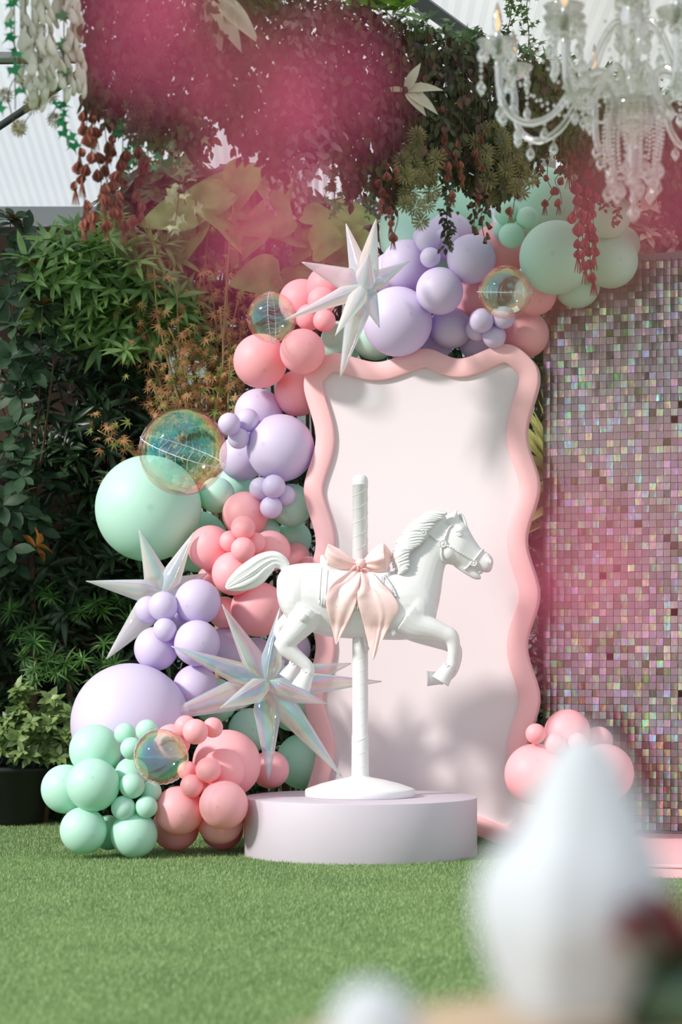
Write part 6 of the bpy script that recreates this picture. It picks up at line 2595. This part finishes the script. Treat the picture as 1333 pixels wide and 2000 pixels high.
# flower bowl beside the napkin
fc = P(1310, 1900, 1.66)
fb = Vector((fc.x, fc.y, TZ))
fl_root = empty('flower_bowl', fb, 'low bowl of dark pink blooms with green leaves on the table', 'flower arrangement')
V, F = lathe([(0, .001), (.03, .001), (.045, .02), (.05, .045), (.046, .045), (.04, .02), (0, .012)], 28, fb)
part('bowl', V, F, pbr('green_glaze', lin(70, 100, 78), .3), fl_root)
M_BLOOM = pbr('deep_pink_petal', lin(176, 84, 100), .6, var=.2, scale=30, trans=.3)
M_BLOOMD = pbr('maroon_petal', lin(112, 62, 66), .6, var=.2, scale=30, trans=.2)
rr = random.Random(88)
for k, (px, py) in enumerate(((1240, 1790), (1280, 1800), (1320, 1790), (1290, 1765), (1225, 1825), (1340, 1820), (1300, 1840))):
    c = P(px, py, 1.56 + .02 * (k % 3))
    xs = []
    for j in range(16):
        a = j * 2.4
        e = .2 + .07 * j
        d = Vector((math.cos(a) * math.cos(e), math.sin(a) * math.cos(e), math.sin(e)))
        xs.append((c - Vector((0, 0, .006)), rotm(d, (0, 0, 1)), .020))
    V, F = scatter(T_SMALL, xs)
    b = part('bloom', V, F, M_BLOOM if k % 3 else M_BLOOMD, fl_root)
    mb = MB()
    mb.tube([c - Vector((0, 0, .005)), fb + Vector((0, 0, .02))], .0015, 5)
    part('stalk', *mb.out(), ML_IVY, b)
xf = []
for k in range(70):
    a = rr.uniform(0, 6.28)
    p = fb + Vector((rr.gauss(0, .02), rr.gauss(0, .015), .04 + rr.uniform(0, .03)))
    xf.append((p, rotm((math.cos(a), math.sin(a), rr.uniform(-.3, .5)), (0, 0, 1)), rr.uniform(.03, .055)))
plant_leaves(fl_root, T_SMALL, ML_IVY, xf, 0, 'bowl_leaf')

# ------------------------------------------------------------------ pink blossom branches just in front of the lens
M_BLOS = pbr('hot_pink_blossom', lin(228, 88, 136), .6, var=.12, scale=200, trans=.4, tcol=lin(250, 104, 150))
V, F = leaf_tpl(0.36, 4, .1, .2, 'obov')
ME_BP = fastmesh('blossom_petal', V, F)
ME_BP.materials.append(M_BLOS)
BPS = 1.0


def blossom_branch(Y, heads, label, top_px, seed):
    """heads: (px, py, petals, petal size m)"""
    rr = random.Random(seed)
    top = P(top_px, -900, Y)
    top.z = max(top.z, 1.6)
    root = empty('pink_blossom_branch', top, label, 'blossom')
    mb = MB()
    mb.tube([top, top + Vector((0, 0, .9)), Vector((top.x, top.y, 2.9))], .002, 5)
    hubs = []
    for (px, py, n, s) in heads:
        c = P(px, py, Y + rr.uniform(-.02, .02))
        m_ = c.lerp(top, .5) + Vector((rr.gauss(0, .008), 0, 0))
        mb.tube([c, m_, top], [.0005, .0007, .0012], 4)
        for k in range(n):
            a = k * 2.4 + rr.random()
            d = Vector((math.cos(a), rr.gauss(0, .5), math.sin(a)))
            o = link('petal', ME_BP, None, root)
            q = c + Vector((rr.gauss(0, .004), rr.gauss(0, .006), rr.gauss(0, .004)))
            o.matrix_local = Matrix.Translation(q - top) @ (rotm(d, (rr.gauss(0, .4), -1, rr.gauss(0, .4))).to_4x4() @ Matrix.Scale(s * BPS, 4))
    part('twig', *mb.out(), M_TWIG, root)
    return root


blossom_branch(0.54, [(290, 25, 4, .016), (340, 80, 1, .014), (555, 175, 3, .016), (575, 240, 3, .017), (490, 490, 3, .015), (440, 440, 1, .014), (545, 330, 1, .014)], 'hot pink blossom sprig hanging close to the lens before the garland', 480, 5)
blossom_branch(0.50, [(1310, 350, 3, .014), (1240, 430, 2, .013), (1120, 1110, 4, .014), (1100, 1190, 3, .013), (1220, 1100, 2, .013), (1315, 1000, 2, .013), (1150, 1290, 1, .012)], 'hot pink blossom sprig hanging close to the lens before the sequin wall', 1250, 6)
